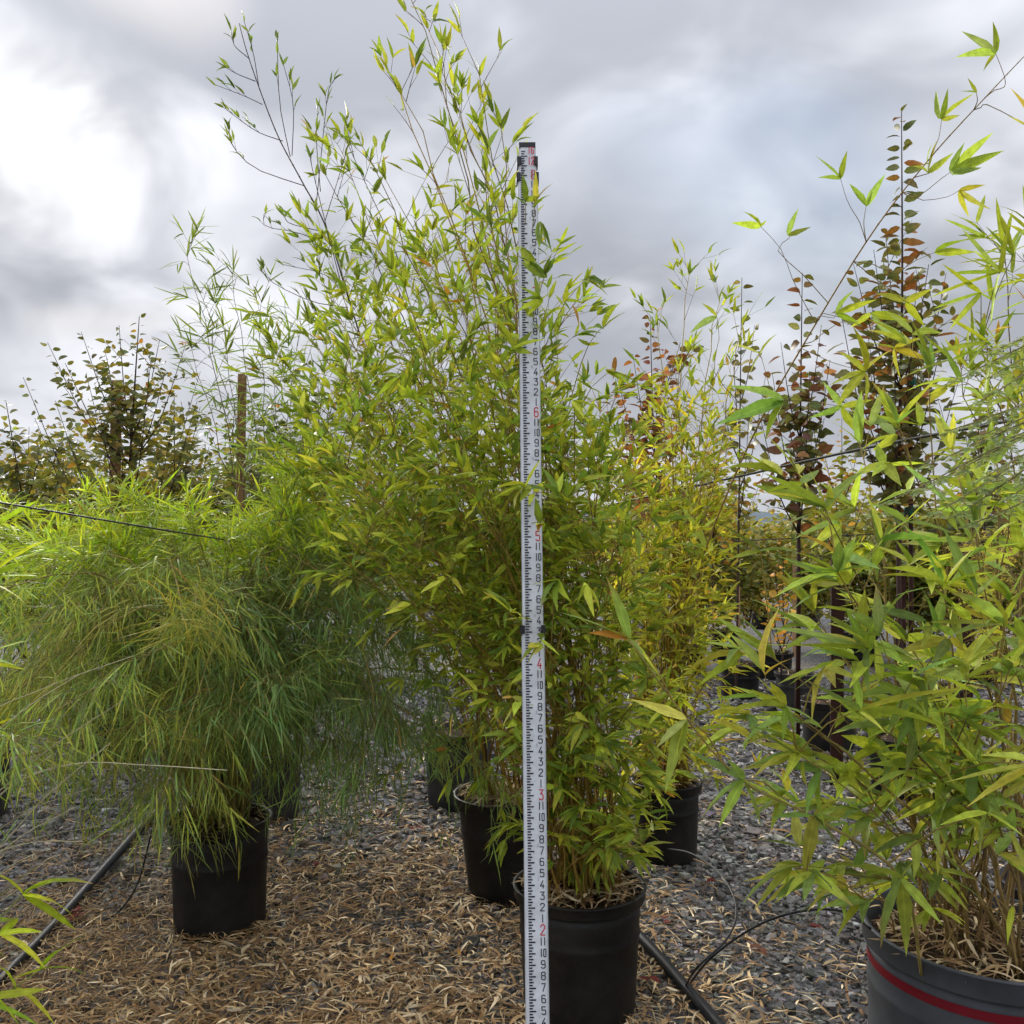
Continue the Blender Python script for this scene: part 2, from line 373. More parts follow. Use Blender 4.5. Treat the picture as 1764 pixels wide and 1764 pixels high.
def build_gravel():
    # crushed stone: jittered boxes, thousands of them, thinning with distance
    n = 78000
    D = 2.0 + (9.5 - 2.0) * U(0, 1, n) ** 1.55
    X = U(-0.62, 0.62, n) * D * 1.05
    s = np.exp(rng.normal(math.log(0.0066), 0.36, n)) * np.clip(D / 4.0, 0.9, 1.9)
    t = np.array([(x, y, z) for z in (-1, 1) for y in (-1, 1) for x in (-1, 1)], float)
    Q = [(0, 2, 3, 1), (4, 5, 7, 6), (0, 1, 5, 4), (2, 6, 7, 3), (0, 4, 6, 2), (1, 3, 7, 5)]
    T = np.array([f for q in Q for f in ((q[0], q[1], q[2]), (q[0], q[2], q[3]))])
    V = t[None] * (1 + rng.normal(0, 0.30, (n, 8, 1))) * s[:, None, None] * np.stack([U(.7, 1.4, n), U(.6, 1.1, n), U(.4, .8, n)], -1)[:, None]
    a, b = U(0, 6.28, n), rng.normal(0, 0.5, n)
    ca, sa, cb, sb = np.cos(a)[:, None], np.sin(a)[:, None], np.cos(b)[:, None], np.sin(b)[:, None]
    y, z = V[..., 1] * cb - V[..., 2] * sb, V[..., 1] * sb + V[..., 2] * cb
    x, y = V[..., 0] * ca - y * sa, V[..., 0] * sa + y * ca
    V = np.stack([x + X[:, None], y + D[:, None], z + (s * U(0.25, 0.9, n))[:, None]], -1)
    g = np.exp(rng.normal(math.log(0.15), 0.5, n))[:, None]
    C = g * (np.array((1.06, 1.0, 0.93)) + rng.normal(0, 0.05, (n, 3)))
    C = np.clip(C, 0.015, 0.55)
    o = obj('gravel', mesh('gravel', V.reshape(-1, 3), (T[None] + (np.arange(n) * 8)[:, None, None]).reshape(-1, 3), np.repeat(C, 8, 0), smooth=False), M['stone'])
    o['kind'] = 'stuff'; o['label'] = 'loose crushed grey gravel covering the yard'
build_gravel()

TAN = [(0.42, 0.30, 0.16), (0.50, 0.38, 0.22), (0.34, 0.22, 0.11), (0.26, 0.155, 0.075), (0.58, 0.47, 0.31), (0.20, 0.12, 0.06)]
def scatter_blades(X, Y, Z, L, W, C, tilt, rng_t=0.12):
    n = len(X); a = U(0, 6.283, n)
    d = np.stack([np.cos(a), np.sin(a), rng.normal(0, tilt, n)], -1); d = unit(d)
    nn = unit(np.stack([rng.normal(0, .35, n), rng.normal(0, .35, n), np.ones(n)], -1)); nn = unit(nn - d * (d * nn).sum(1, keepdims=True)); x = np.cross(d, nn)
    bend = rng.normal(0, 0.13, n)[:, None]; arch = U(0.0, 0.14, n)[:, None]
    p = np.stack([X, Y, Z], -1); Lc, Wc = L[:, None], W[:, None]
    v0 = p - d * Lc * .5; v5 = p + d * Lc * .5
    m1 = p - d * Lc * .18 + x * bend * Lc * .6 + nn * arch * Lc; m2 = p + d * Lc * .2 + x * bend * Lc * .6 + nn * arch * Lc
    V = np.stack([v0, m1 - x * Wc * .5, m1 + x * Wc * .5, m2 - x * Wc * .42, m2 + x * Wc * .42, v5], 1)
    T = np.array([(0, 2, 1), (1, 2, 4), (1, 4, 3), (3, 4, 5)])
    return V.reshape(-1, 3), (T[None] + (np.arange(n) * 6)[:, None, None]).reshape(-1, 3), np.repeat(C, 6, 0)
def build_litter():
    def pick(n, ymax):
        D = 2.05 + (ymax - 2.05) * U(0, 1, n) ** 1.3; X = U(-0.6, 0.6, n) * D; return X, D
    X, D = pick(92000, 7.5); keep = U(0, 1, len(X)) < litter_density(X, D); X, D = X[keep], D[keep]; n = len(X)
    pal = np.array(TAN); C = pal[rng.integers(len(pal), size=n)] * np.exp(rng.normal(0, 0.25, (n, 1)))
    needle = U(0, 1, n) < np.clip(0.95 - (X + 1.75) * 0.50 - 0.1 * (D - 3), 0.22, 0.95)
    L = np.where(needle, U(0.05, 0.15, n), np.exp(rng.normal(math.log(.052), .40, n))); W = np.where(needle, U(0.0015, 0.0035, n), np.exp(rng.normal(math.log(.0068), .36, n)))
    C = np.where(needle[:, None], C * (1.08, 0.98, 0.80), C * 1.45)
    Z = 0.014 + U(0, 0.022, n) * (0.5 + litter_density(X, D))
    V, T, CC = scatter_blades(X, D, Z, L, W, C, 0.13)
    o = obj('leaf_litter', mesh('leaf_litter', V, T, CC), M['litter']); o['kind'] = 'stuff'; o['label'] = 'dry tan bamboo leaves and straw lying on the gravel'
build_litter()

def build_hills():
    m = mat_plain('far_hill', (0.10, 0.13, 0.15), 0.9, 0.1, 0.3, 0.004)
    xs = np.linspace(-2900, 2900, 90); hgt = 46 + 26 * np.sin(xs * 0.0021 + 0.4) + 12 * np.sin(xs * 0.0067 + 1)
    V = []; 
    for x, h in zip(xs, hgt): V += [(x, 3600, 0), (x, 4200, h), (x, 5200, 0)]
    T = []
    for i in range(len(xs) - 1):
        a = 3 * i; b = a + 3
        for k in (0, 1): T += [(a + k, b + k, b + k + 1), (a + k, b + k + 1, a + k + 1)]
    o = obj('hills', mesh('hills', V, T), m); o['kind'] = 'structure'; o['label'] = 'low blue hills far beyond the nursery'
build_hills()

# ------------------------------------------------------------------ pots
def pot(name, label, x, y, r, h, mat='pot', taper=0.84, rim=0.035, group=None, seg=44, soil_drop=0.035, mulch=0, stripe=None, tilt=(0, 0), cat='plant pot'):
    t = thing(name, label, cat, (x, y, 0), group); t.rotation_euler = (tilt[0], tilt[1], 0)
    rb = r * taper; th = 0.006; rr = r - 0.012
    f = lambda z: rb + (rr - rb) * (z / h) ** 0.9
    prof = [(0.001, 0.004), (rb - 0.02, 0.002), (rb - 0.004, 0.006), (rb, 0.02)] + [(f(z), z) for z in np.linspace(0.05, h * .62, 5)] + [(f(h * .64) + .0035, h * .64), (f(h * .66) + .0035, h * .66), (f(h * .68), h * .68)] + [(f(z), z) for z in np.linspace(h * .72, h - rim, 3)]
    prof += [(f(h - rim) - th, h - rim), (f(h * .6) - th, h * 0.6)]
    obj('body', mesh('body', *lathe(prof, seg)), M[mat], t)
    z0, z1 = h - rim, h
    rp = [(f(z0) - 0.002, z0 - 0.004), (r - 0.002, z0 - 0.003), (r + 0.002, z0 + 0.004), (r + 0.001, z1 - 0.006), (r + 0.006, z1 - 0.003), (r + 0.006, z1), (r - 0.003, z1 + 0.002), (r - 0.008, z1 - 0.002), (r - 0.013, z0), (f(z0) - 0.009, z0 - 0.06)]
    obj('rim', mesh('rim', *lathe(rp, seg)), M[mat], t)
    zs = h - soil_drop; rs = f(zs) - 0.007
    pr = [(0.001, zs + 0.018), (rs * .35, zs + 0.014), (rs * .7, zs + 0.006), (rs, zs)]
    obj('soil', mesh('soil', *lathe(pr, 28)), M['soil'], t)
    if stripe:
        sp_ = [(f(stripe[0]) + 0.0025, stripe[0]), (f(stripe[1]) + 0.0025, stripe[1])]
        obj('red_stripe', mesh('red_stripe', *lathe(sp_, seg)), M['red'], t, label='dark red band round the pot below its rim')
    if mulch:
        a = U(0, 6.283, mulch); q = rs * np.sqrt(U(0, 0.98, mulch)); n = mulch
        pal = np.array(TAN); C = pal[rng.integers(len(pal), size=n)] * np.exp(rng.normal(0, 0.25, (n, 1)))
        V, T, CC = scatter_blades(q * np.cos(a), q * np.sin(a), zs + 0.018 + U(0, 0.035, n), U(0.03, 0.12, n), U(0.003, 0.010, n), C, 0.3)
        obj('straw_mulch', mesh('straw_mulch', V, T, CC), M['litter'], t, kind='stuff')
    return t
# main pots, as (x, y) on the ground
C1 = np.array((0.215, 2.96)); C2 = np.array((-0.025, 3.88)); C3 = np.array((0.72, 4.32)); C4 = np.array((1.24, 2.50)); C5 = np.array((-1.125, 3.58))
pot('nursery_pot', 'large black nursery pot close up, just behind the measuring staff', C1[0], C1[1], 0.207, 0.405, mulch=420, group='black nursery pots')
pot('nursery_pot', 'tapered black nursery pot holding golden-stemmed bamboo, left of the staff', C2[0], C2[1], 0.215, 0.43, mulch=420, taper=0.70, rim=0.045, group='black nursery pots')
pot('nursery_pot', 'black nursery pot on gravel just behind the close pot, right of it', C3[0], C3[1], 0.16, 0.36, mulch=120, mat='pot', group='black nursery pots', taper=0.85)
t4 = pot('nursery_pot', 'large grey nursery pot with a dark red stripe, cut off by the frame', C4[0], C4[1], 0.292, 0.46, mat='pot_grey', mulch=500, rim=0.055, stripe=(0.350, 0.374), soil_drop=0.05, taper=0.9, tilt=(0.015, 0.03), seg=64)
pot('nursery_pot', 'black nursery pot under the drooping fine-leaved bamboo', C5[0], C5[1], 0.192, 0.42, mulch=60, taper=0.88, rim=0.03, group='black nursery pots')
# the paper label and the lug on the grey pot
def on_grey(ang, z, w, h, name, mat, lift):
    a0 = np.linspace(ang - w / 2 / 0.285, ang + w / 2 / 0.285, 7); V = []
    for a in a0:
        for zz in (z - h / 2, z + h / 2):
            rr = 0.263 + (0.280 - 0.263) * (zz / 0.44) ** 0.9 + lift; V.append((rr * math.cos(a), rr * math.sin(a), zz))
    T = []
    for i in range(6): a = 2 * i; T += [(a, a + 2, a + 3), (a, a + 3, a + 1)]
    return obj(name, mesh(name, V, T), mat, t4)
lab = on_grey(math.radians(-105), 0.285, 0.075, 0.05, 'paper_label', M['paper'], 0.004)
sp_ = Soup()
for j in range(3):
    for i in range(8):
        a = math.radians(-105) - 0.105 + i * 0.026; z = 0.300 - j * 0.011
        if (i * 7 + j * 3) % 5 == 0: continue
        r_ = 0.263 + 0.017 * (z / 0.44) ** 0.9 + 0.0046
        V = [(r_ * math.cos(a + q * 0.017), r_ * math.sin(a + q * 0.017), z + s * 0.005) for q in (0, 1) for s in (0, 1)]
        sp_.add(V, [(0, 2, 3), (0, 3, 1)])
obj('print', sp_.mesh('print'), M['ink'], lab, kind='stuff')

# ------------------------------------------------------------------ the measuring staff
DIGIT = {'0': [[(0.15, 0), (0, .2), (0, 1.4), (.15, 1.6), (.85, 1.6), (1, 1.4), (1, .2), (.85, 0), (.15, 0)]],
 '1': [[(.5, 0), (.5, 1.6)]], '2': [[(0, 1.25), (.1, 1.5), (.3, 1.6), (.75, 1.6), (1, 1.35), (1, 1.05), (0, .15), (0, 0), (1, 0)]],
 '3': [[(0, 1.6), (1, 1.6), (.4, .95), (.8, .9), (1, .7), (1, .2), (.8, 0), (.2, 0), (0, .2)]], '4': [[(1, .45), (0, .45), (.7, 1.6), (.75, 1.6)], [(.72, .8), (.72, 0)]],
 '5': [[(.95, 1.6), (0, 1.6), (0, .9), (.8, .95), (1, .75), (1, .2), (.8, 0), (.2, 0), (0, .2)]],
 '6': [[(.95, 1.45), (.8, 1.6), (.2, 1.6), (0, 1.4), (0, .2), (.2, 0), (.8, 0), (1, .2), (1, .7), (.85, .9), (.05, .9)]],
 '7': [[(0, 1.6), (1, 1.6), (.35, 0)]], '8': [[(.2, .85), (0, 1.05), (0, 1.4), (.2, 1.6), (.8, 1.6), (1, 1.4), (1, 1.05), (.8, .85), (.2, .85), (0, .65), (0, .2), (.2, 0), (.8, 0), (1, .2), (1, .65), (.8, .85)]],
 '9': [[(.05, .15), (.2, 0), (.8, 0), (1, .2), (1, 1.4), (.8, 1.6), (.2, 1.6), (0, 1.4), (0, .95), (.2, .75), (1, .75)]]}
def strokes(text, w, h, gap, th):
    """flat stroke lettering in the x-z plane, centred on the origin"""
    sp = Soup(); n = len(text); tot = n * w + (n - 1) * gap
    for i, ch in enumerate(text):
        for pl in DIGIT[ch]:
            p = np.array(pl) * (w, h / 1.6) + (i * (w + gap) - tot / 2, -h / 2)
            for a, b in zip(p[:-1], p[1:]):
                d = (b - a) / max(np.linalg.norm(b - a), 1e-9); q = np.array((-d[1], d[0])) * th / 2; e = d * th * 0.42
                c = [a - e - q, b + e - q, b + e + q, a - e + q]
                lay = 0.00006 * (sp.n // 4 % 9)
                sp.add([(v[0], -lay, v[1]) for v in c], [(0, 1, 2), (0, 2, 3)])
    return sp
def build_staff():
    lean_back, lean_left = math.radians(6.0), math.radians(-0.55)
    t = thing('measuring_staff', 'tall white telescopic measuring staff with red foot numbers', 'measuring staff', (0.0625, 2.10, 0.0))
    t.rotation_euler = (-lean_back, lean_left, 0)
    ft, inch = 0.3048, 0.0254
    secs = [(0.0, 4.23 * ft, 0.0515, 0.034), (4.23 * ft, 7.98 * ft, 0.0475, 0.029), (7.98 * ft, 8.14 * ft, 0.0435, 0.024), (8.14 * ft, 8.27 * ft, 0.0395, 0.020)]
    for i, (z0, z1, w, dp) in enumerate(secs):
        c = 0.004; V = []
        for z in (z0, z1):
            V += [(-w / 2 + c, -dp / 2, z), (w / 2 - c, -dp / 2, z), (w / 2, -dp / 2 + c, z), (w / 2, dp / 2 - c, z), (w / 2 - c, dp / 2, z), (-w / 2 + c, dp / 2, z), (-w / 2, dp / 2 - c, z), (-w / 2, -dp / 2 + c, z)]
        T = []
        for j in range(8):
            k = (j + 1) % 8; T += [(j, k, 8 + k), (j, 8 + k, 8 + j)]
        for j in range(1, 7): T += [(8, 8 + j, 9 + j), (0, j + 1, j)]
        so = obj('section', mesh('section', V, T, smooth=False), M['white'], t)
        # aluminium edges
        for s in (-1, 1):
            obj('edge_strip', mesh('edge_strip', *box(s * (w / 2 + 0.0006), 0.002, (z0 + z1) / 2 - 0.001, 0.002, dp - 0.006, z1 - z0 - 0.004), smooth=False), M['edge'], so)
    def clamp(z, w, dp, hgt=0.02):
        for s in (-1, 1): obj('clamp', mesh('clamp', *box(s * (w / 2 - 0.0005), 0.0, z, 0.011, dp + 0.007, hgt), smooth=False), M['clamp'], t)
    clamp(4.27 * ft, 0.0505, 0.031); clamp(7.99 * ft, 0.047, 0.028, 0.022); clamp(8.13 * ft, 0.043, 0.024, 0.022)
    obj('top_cap', mesh('top_cap', *box(0, 0.0, 8.275 * ft, 0.042, 0.024, 0.012), smooth=False), M['clamp'], t)
    front = lambda z: next(-s[3] / 2 for s in secs if s[0] - 1e-6 <= z <= s[1] + 0.2) - 0.0009
    # graduations: four to the inch, long at the inch
    sp = Soup()
    for k in range(3, int(8.24 * 48)):
        z = k * inch / 4; L = 0.0155 if k % 4 == 0 else (0.0105 if k % 2 == 0 else 0.0078); w = next(s[2] for s in secs if z <= s[1] + 1e-6)
        x0 = -0.0075 - 0.0105 * w / 0.05; y = front(z)
        off = -0.004 if k % 4 else -0.004
        sp.add(*box(x0 + L / 2, y, z, L, 0.0006, inch / 8 * 0.95))
    obj('graduations', sp.mesh('graduations', smooth=False), M['ink'], t, kind='stuff')
    proto = {}
    def numeral(text, x, z, w, h, gap, th, mk, extra=0.0):
        key = (text, w, mk)
        if key not in proto:
            me = strokes(text, w, h, gap, th).mesh('numeral', smooth=False); me.materials.append(M[mk]); proto[key] = me
        o = bpy.data.objects.new('numeral', proto[key]); col.objects.link(o); o.parent = t; o.location = (x, front(z) - extra, z)
    for k in range(6, 97):
        z = k * inch
        if k % 12: numeral(str(k % 12), 0.0145, z + 0.002, 0.0085 if k % 12 < 10 else 0.0052, 0.0165, 0.0028, 0.0021, 'ink')
        else: numeral(str(k // 12), 0.0145, z + 0.002, 0.0090, 0.0225, 0.0028, 0.0024, 'inkred')
        if k % 12 in (4, 7): numeral(str(k // 12), 0.0055, z + inch * 0.55, 0.0032, 0.0062, 0.001, 0.0008, 'inkgrey')
    numeral('1', 0.011, 8.02 * ft, 0.0085, 0.0165, 0.0028, 0.0021, 'ink')
    numeral('12', 0.009, 8.125 * ft, 0.0060, 0.0185, 0.0028, 0.0022, 'inkred', 0.001); numeral('16', 0.009, 8.215 * ft, 0.0060, 0.0165, 0.0028, 0.0022, 'inkred', 0.001)
build_staff()

# ------------------------------------------------------------------ hoses, tubes, cables, posts
def rope(name, pts, r, mat, label, cat, group=None, n=40, sides=8):
    p = catmull(pts, n); o0 = p[0].copy()
    o = obj(name, mesh(name, *(lambda VT: (VT[0] - o0, VT[1]))(tube(p, r, sides))), mat); o.location = tuple(o0)
    return tag(o, label, cat, group)
rope('irrigation_pipe', [G(-60, 1760, .02), G(0, 1692, .03), G(95, 1592, .035), G(185, 1490, .035), G(250, 1418, .03), G(330, 1340, .02)], 0.019, M['hose'], 'thick black irrigation pipe running past the left pot', 'pipe')
rope('irrigation_pipe', [G(1080, 1590, .035), G(1135, 1648, .04), G(1180, 1700, .035), G(1240, 1768, .035), G(1310, 1850, .03)], 0.019, M['hose'], 'thick black irrigation pipe in front of the close pot', 'pipe')
rope('drip_tube', [G(1180, 1700, .03), P(1200, 1668, 2.75), P(1250, 1620, 2.85), P(1268, 1580, 2.95), P(1262, 1540, 3.1), P(1235, 1500, 3.35), P(1190, 1470, 3.7), P(1150, 1462, 4.1)], 0.0034, M['hose'], 'thin black drip tube looping up to the pot behind', 'tube', n=60)
rope('drip_tube', [G(1190, 1692, .03), P(1220, 1655, 2.72), P(1270, 1615, 2.68), P(1330, 1583, 2.62), P(1400, 1567, 2.55), P(1460, 1572, 2.48), P(1500, 1600, 2.4)], 0.0034, M['hose'], 'thin black drip tube arching over to the grey pot', 'tube', n=60)
rope('drip_tube', [P(262, 1430, 3.75), P(238, 1520, 3.72), P(205, 1570, 3.62), G(172, 1592, .02), G(178, 1625, .02), G(176, 1680, .02), G(140, 1745, .02)], 0.0036, M['hose'], 'thin dark drip tube dropping beside the left pot', 'tube', n=60)
rope('trellis_cable', [P(960, 890, 5.6), P(1240, 828, 4.4), P(1500, 770, 3.6), P(1764, 720, 2.95), P(2200, 632, 2.2)], 0.0056, M['wire'], 'grey trellis cable slanting up across the right trees', 'cable')
rope('trellis_cable', [P(1240, 934, 6.2), P(1500, 920, 5.6), P(1764, 905, 5.0), P(2100, 886, 4.4)], 0.003, M['wire'], 'thin level wire low behind the right bamboo', 'cable')
rope('trellis_cable', [P(-250, 826, 2.45), P(0, 866, 2.6), P(180, 896, 2.75), P(300, 916, 3.0), P(420, 935, 3.7)], 0.0027, M['wire'], 'dark trellis cable sloping down into the left bamboo', 'cable')
def post(name, label, px, top, base, w, mat='post', cat='post', group=None, flat=0.6, z0=None):
    D = CAMH * F / (base - HY); p = G(px, base); h = P(px, top, D)[2]; ww = w / F * D
    V, T = box(0, 0, h / 2, ww, ww * flat, h)
    V = V + np.where(V[:, 2:3] > h * .5, rng.normal(0, 0.006, V.shape), 0)
    o = obj(name, mesh(name, V, T, smooth=False), M[mat]); o.location = tuple(p); o.rotation_euler = (rng.normal(0, .01), rng.normal(0, .01), U(-.4, .4))
    return tag(o, label, cat, group)
post('trellis_post', 'dark brown post behind the yellow bamboo, right of the staff', 1113, 915, 1312, 20)
post('trellis_post', 'dark brown post behind the right bamboo, nearest the pots', 1441, 960, 1352, 21)
post('trellis_post', 'dark brown post far right, topped beneath the feathery branches', 1661, 935, 1240, 22)
post('trellis_post', 'dark brown post in the middle of the right bamboo', 1551, 980, 1212, 16)
post('wood_stake', 'brown round-topped wooden stake in the left tree', 189, 655, 1300, 12, 'wood', 'stake', flat=1.0)
post('wood_stake', 'bare brown wooden stake with green tie, against the sky', 408, 648, 1290, 13, 'wood', 'stake', flat=1.0)
for (px, py, D) in ((188, 752, 6.18), (189, 688, 6.18), (408, 768, 6.37)):
    o = obj('plant_tie', mesh('plant_tie', *lathe([(0.036, -0.012), (0.040, -0.004), (0.040, 0.006), (0.036, 0.012)], 14)), M['tie']); o.location = tuple(P(px, py, D))
    tag(o, 'green plant tie round the %s' % {752: "left tree's stake, lower of the two", 688: "left tree's stake, upper of the two", 768: 'bare wooden stake'}[py], 'plant tie')

# ------------------------------------------------------------------ plants
GREEN = [(0.235, 0.300, 0.030), (0.285, 0.335, 0.035), (0.175, 0.245, 0.034), (0.33, 0.36, 0.04), (0.12, 0.185, 0.030)]
DARKG = [(0.10, 0.155, 0.035), (0.14, 0.20, 0.035), (0.18, 0.235, 0.035), (0.09, 0.125, 0.035)]
BIGG = [(0.235, 0.31, 0.045), (0.18, 0.27, 0.06), (0.30, 0.36, 0.045), (0.15, 0.22, 0.05), (0.26, 0.33, 0.05), (0.36, 0.37, 0.06)]
YELG = [(0.34, 0.34, 0.035), (0.27, 0.31, 0.035), (0.40, 0.36, 0.04), (0.22, 0.26, 0.03)]
WEEP = [(0.18, 0.255, 0.05), (0.23, 0.295, 0.045), (0.14, 0.215, 0.055), (0.29, 0.32, 0.05), (0.11, 0.175, 0.055)]
BRIGHT = [(0.33, 0.43, 0.03), (0.27, 0.38, 0.03), (0.22, 0.32, 0.04), (0.40, 0.45, 0.035)]
ORANGE = [(0.34, 0.19, 0.035), (0.30, 0.15, 0.03), (0.38, 0.26, 0.06)]
GOLD = (0.36, 0.25, 0.05)
UPV = np.array((0, 0, 1.0))

class Plant:
    def __init__(s, name, label, cat, base, shape=LANCE, group=None, pal=GREEN, orange=0.015, stem_mat='stem', leaf_mat='leaf', fold=0.35, flat=False):
        s.t = thing(name, label, cat, base, group); s.o = np.array(base, float); s.lv = Leaves(shape, fold=fold, flat=flat); s.tw = Soup(); s.pal = pal; s.orange = orange; s.lm = M[leaf_mat]; s.culms = []
    def leaf(s, b, d, L, W, droop=1, roll=None, pal=None, c=None):
        tip = None
        if c is None:
            if U(0, 1) < s.orange: c = shade(ORANGE, .12); L *= .8; W *= .85
            else:
                c = shade(pal or s.pal)
                if U(0, 1) < 0.14: tip = np.array((0.40, 0.27, 0.10)) * U(.7, 1.1)
        s.lv.add(np.asarray(b, float), np.asarray(d, float), L, W, c, droop, roll, tip)
    def fan(s, p, axis, n, L, W, spread=0.62, grav=-0.2, droop=None, pal=None):
        axis = unit(axis)
        side = unit(np.cross(axis, UPV + rng.normal(0, 0.5, 3)))
        for i in range(n):
            a = (i - (n - 1) / 2) / max(1, n - 1) * 2 * spread + rng.normal(0, 0.16) if n > 1 else rng.normal(0, .2)
            d = axis * math.cos(a) + side * math.sin(a) + UPV * (grav + rng.normal(0, 0.14))
            k = 1 - 0.35 * abs(a) / 1.2
            s.leaf(p - axis * U(0, .012), d, L * k * U(.72, 1.15), W * U(.8, 1.15), int(rng.integers(0, 4)) if droop is None else droop, pal=pal)
    def twig(s, pts, r0, r1, c, sides=4):
        p = np.asarray(pts); s.tw.add(*tube(p, np.linspace(r0, r1, len(p)), sides, cap=False), c)
    def culm(s, pts, r0, r1, c, nodes=True, name='culm'):
        p = np.asarray(pts); n = len(p); rad = np.linspace(r0, r1, n); 
        if nodes and r0 > 0.0028:
            P2, R2 = [], []
            for i in range(n):
                if 0 < i < n - 1:
                    a, b = unit(p[i] - p[i - 1]), unit(p[i + 1] - p[i]); e = 0.004
                    P2 += [p[i] - a * e, p[i], p[i] + b * e]; R2 += [rad[i], rad[i] * 1.3, rad[i]]
                else: P2.append(p[i]); R2.append(rad[i])
            p2, rad = np.array(P2), np.array(R2)
        else: p2 = p
        V, T = tube(p2, rad, 6, cap=True)
        ring = np.repeat(np.arange(len(p2)), 6)
        cc = np.asarray(c) * (0.85 + 0.3 * U(0, 1, len(p2)))[ring][:, None]
        obj(name, mesh(name, V - s.o, T, cc), M['stem'], s.t)
        s.culms.append(p)
    def near(s, q):
        best, bd = None, 1e9
        for p in s.culms:
            dd = np.linalg.norm(p - q, axis=1) + np.maximum(0, p[:, 2] - q[2]) * 1.5; i = int(np.argmin(dd))
            if dd[i] < bd: best, bd = p[i], dd[i]
        return best
    def finish(s, parts, leafname='leaf', off=None):
        if s.tw.V: obj('twigs', s.tw.mesh('twigs', off=s.o), M['stem'], s.t, kind='stuff')
        s.lv.build(s.t, s.lm, parts, leafname)
        return s.t

def arc_to(b, tip, rise=0.55, n=13, wob=0.012):
    """a cane that leaves the pot upright and bends over to its tip"""
    h = tip[2] - b[2]; hor = np.array((tip[0] - b[0], tip[1] - b[1], 0.0))
    p = bez(b, b + UPV * h * rise * 0.6 + hor * 0.12, b + UPV * h * (0.5 + rise * 0.42) + hor * 0.55, tip, n)
    p[1:-1] += rng.normal(0, wob, (n - 2, 3)) * (1, 1, 0.2); return p

def dress(pl, p, t0, Lb, nb, leafL, leafW, tipup=0.35, lowgrav=-0.45, ncl=(2, 4), twc=(0.22, 0.17, 0.05), r=0.0011, sub=3, pal=None, lift=(0.5, 1.0), bend=-0.25, thin=1.0, spread=.62):
    """side branches with leaf fans along a cane"""
    n = len(p)
    for i in range(n):
        t = i / (n - 1)
        if t < t0: continue
        tg = unit(p[min(i + 1, n - 1)] - p[max(i - 1, 0)])
        g = lowgrav + (tipup - lowgrav) * max(0, (t - t0) / (1 - t0)) ** 1.3
        for _ in range(max(1, int(round(nb * U(.6, 1.4))))):
            if U(0, 1) > thin: continue
            az = U(0, 6.283); out = np.array((math.cos(az), math.sin(az), U(*lift)))
            d = unit(out + tg * 0.5); L = Lb * U(.45, 1.25) * (1.1 - .55 * t)
            q = p[i] + (p[min(i + 1, n - 1)] - p[i]) * U(0, 1)
            br = np.array([q, q + d * L * .5, q + d * L + UPV * bend * L * U(.2, 1.2)])
            br = catmull(br, 4); pl.twig(br, r * 1.3, r * .6, np.asarray(twc) * U(.7, 1.3), 3)
            for k in range(sub):
                if k == sub - 1: e, ax = br[-1], br[-1] - br[-2]
                else:
                    f = U(.3, .95) * 2.999; j = int(f); a = br[j] + (br[j + 1] - br[j]) * (f - j)
                    ax = unit(br[-1] - br[0]) + rng.normal(0, .55, 3) + UPV * 0.15; ln = Lb * U(.18, .42); e = a + unit(ax) * ln
                    pl.twig(np.array([a, e]), r * .8, r * .5, np.asarray(twc) * U(.7, 1.3), 3)
                pl.fan(e, ax, int(rng.integers(ncl[0], ncl[1] + 1)), leafL, leafW, spread, g, pal=pal)
    pl.fan(p[-1], p[-1] - p[-2], 3, leafL, leafW, 0.45, tipup * .6, pal=pal)

def disc(c, r, z): 
    a, q = U(0, 6.283), r * math.sqrt(U(0, 1)); return np.array((c[0] + q * math.cos(a), c[1] + q * math.sin(a), z))
def goldish(): return np.array(GOLD) * U(.45, 1.1) * (1, U(.85, 1.05), U(.7, 1.2))

def interp_tip(rows, y):
    ys = [r[0] for r in rows]; return np.interp(y, ys, [r[1] for r in rows]), np.interp(y, ys, [r[2] for r in rows])

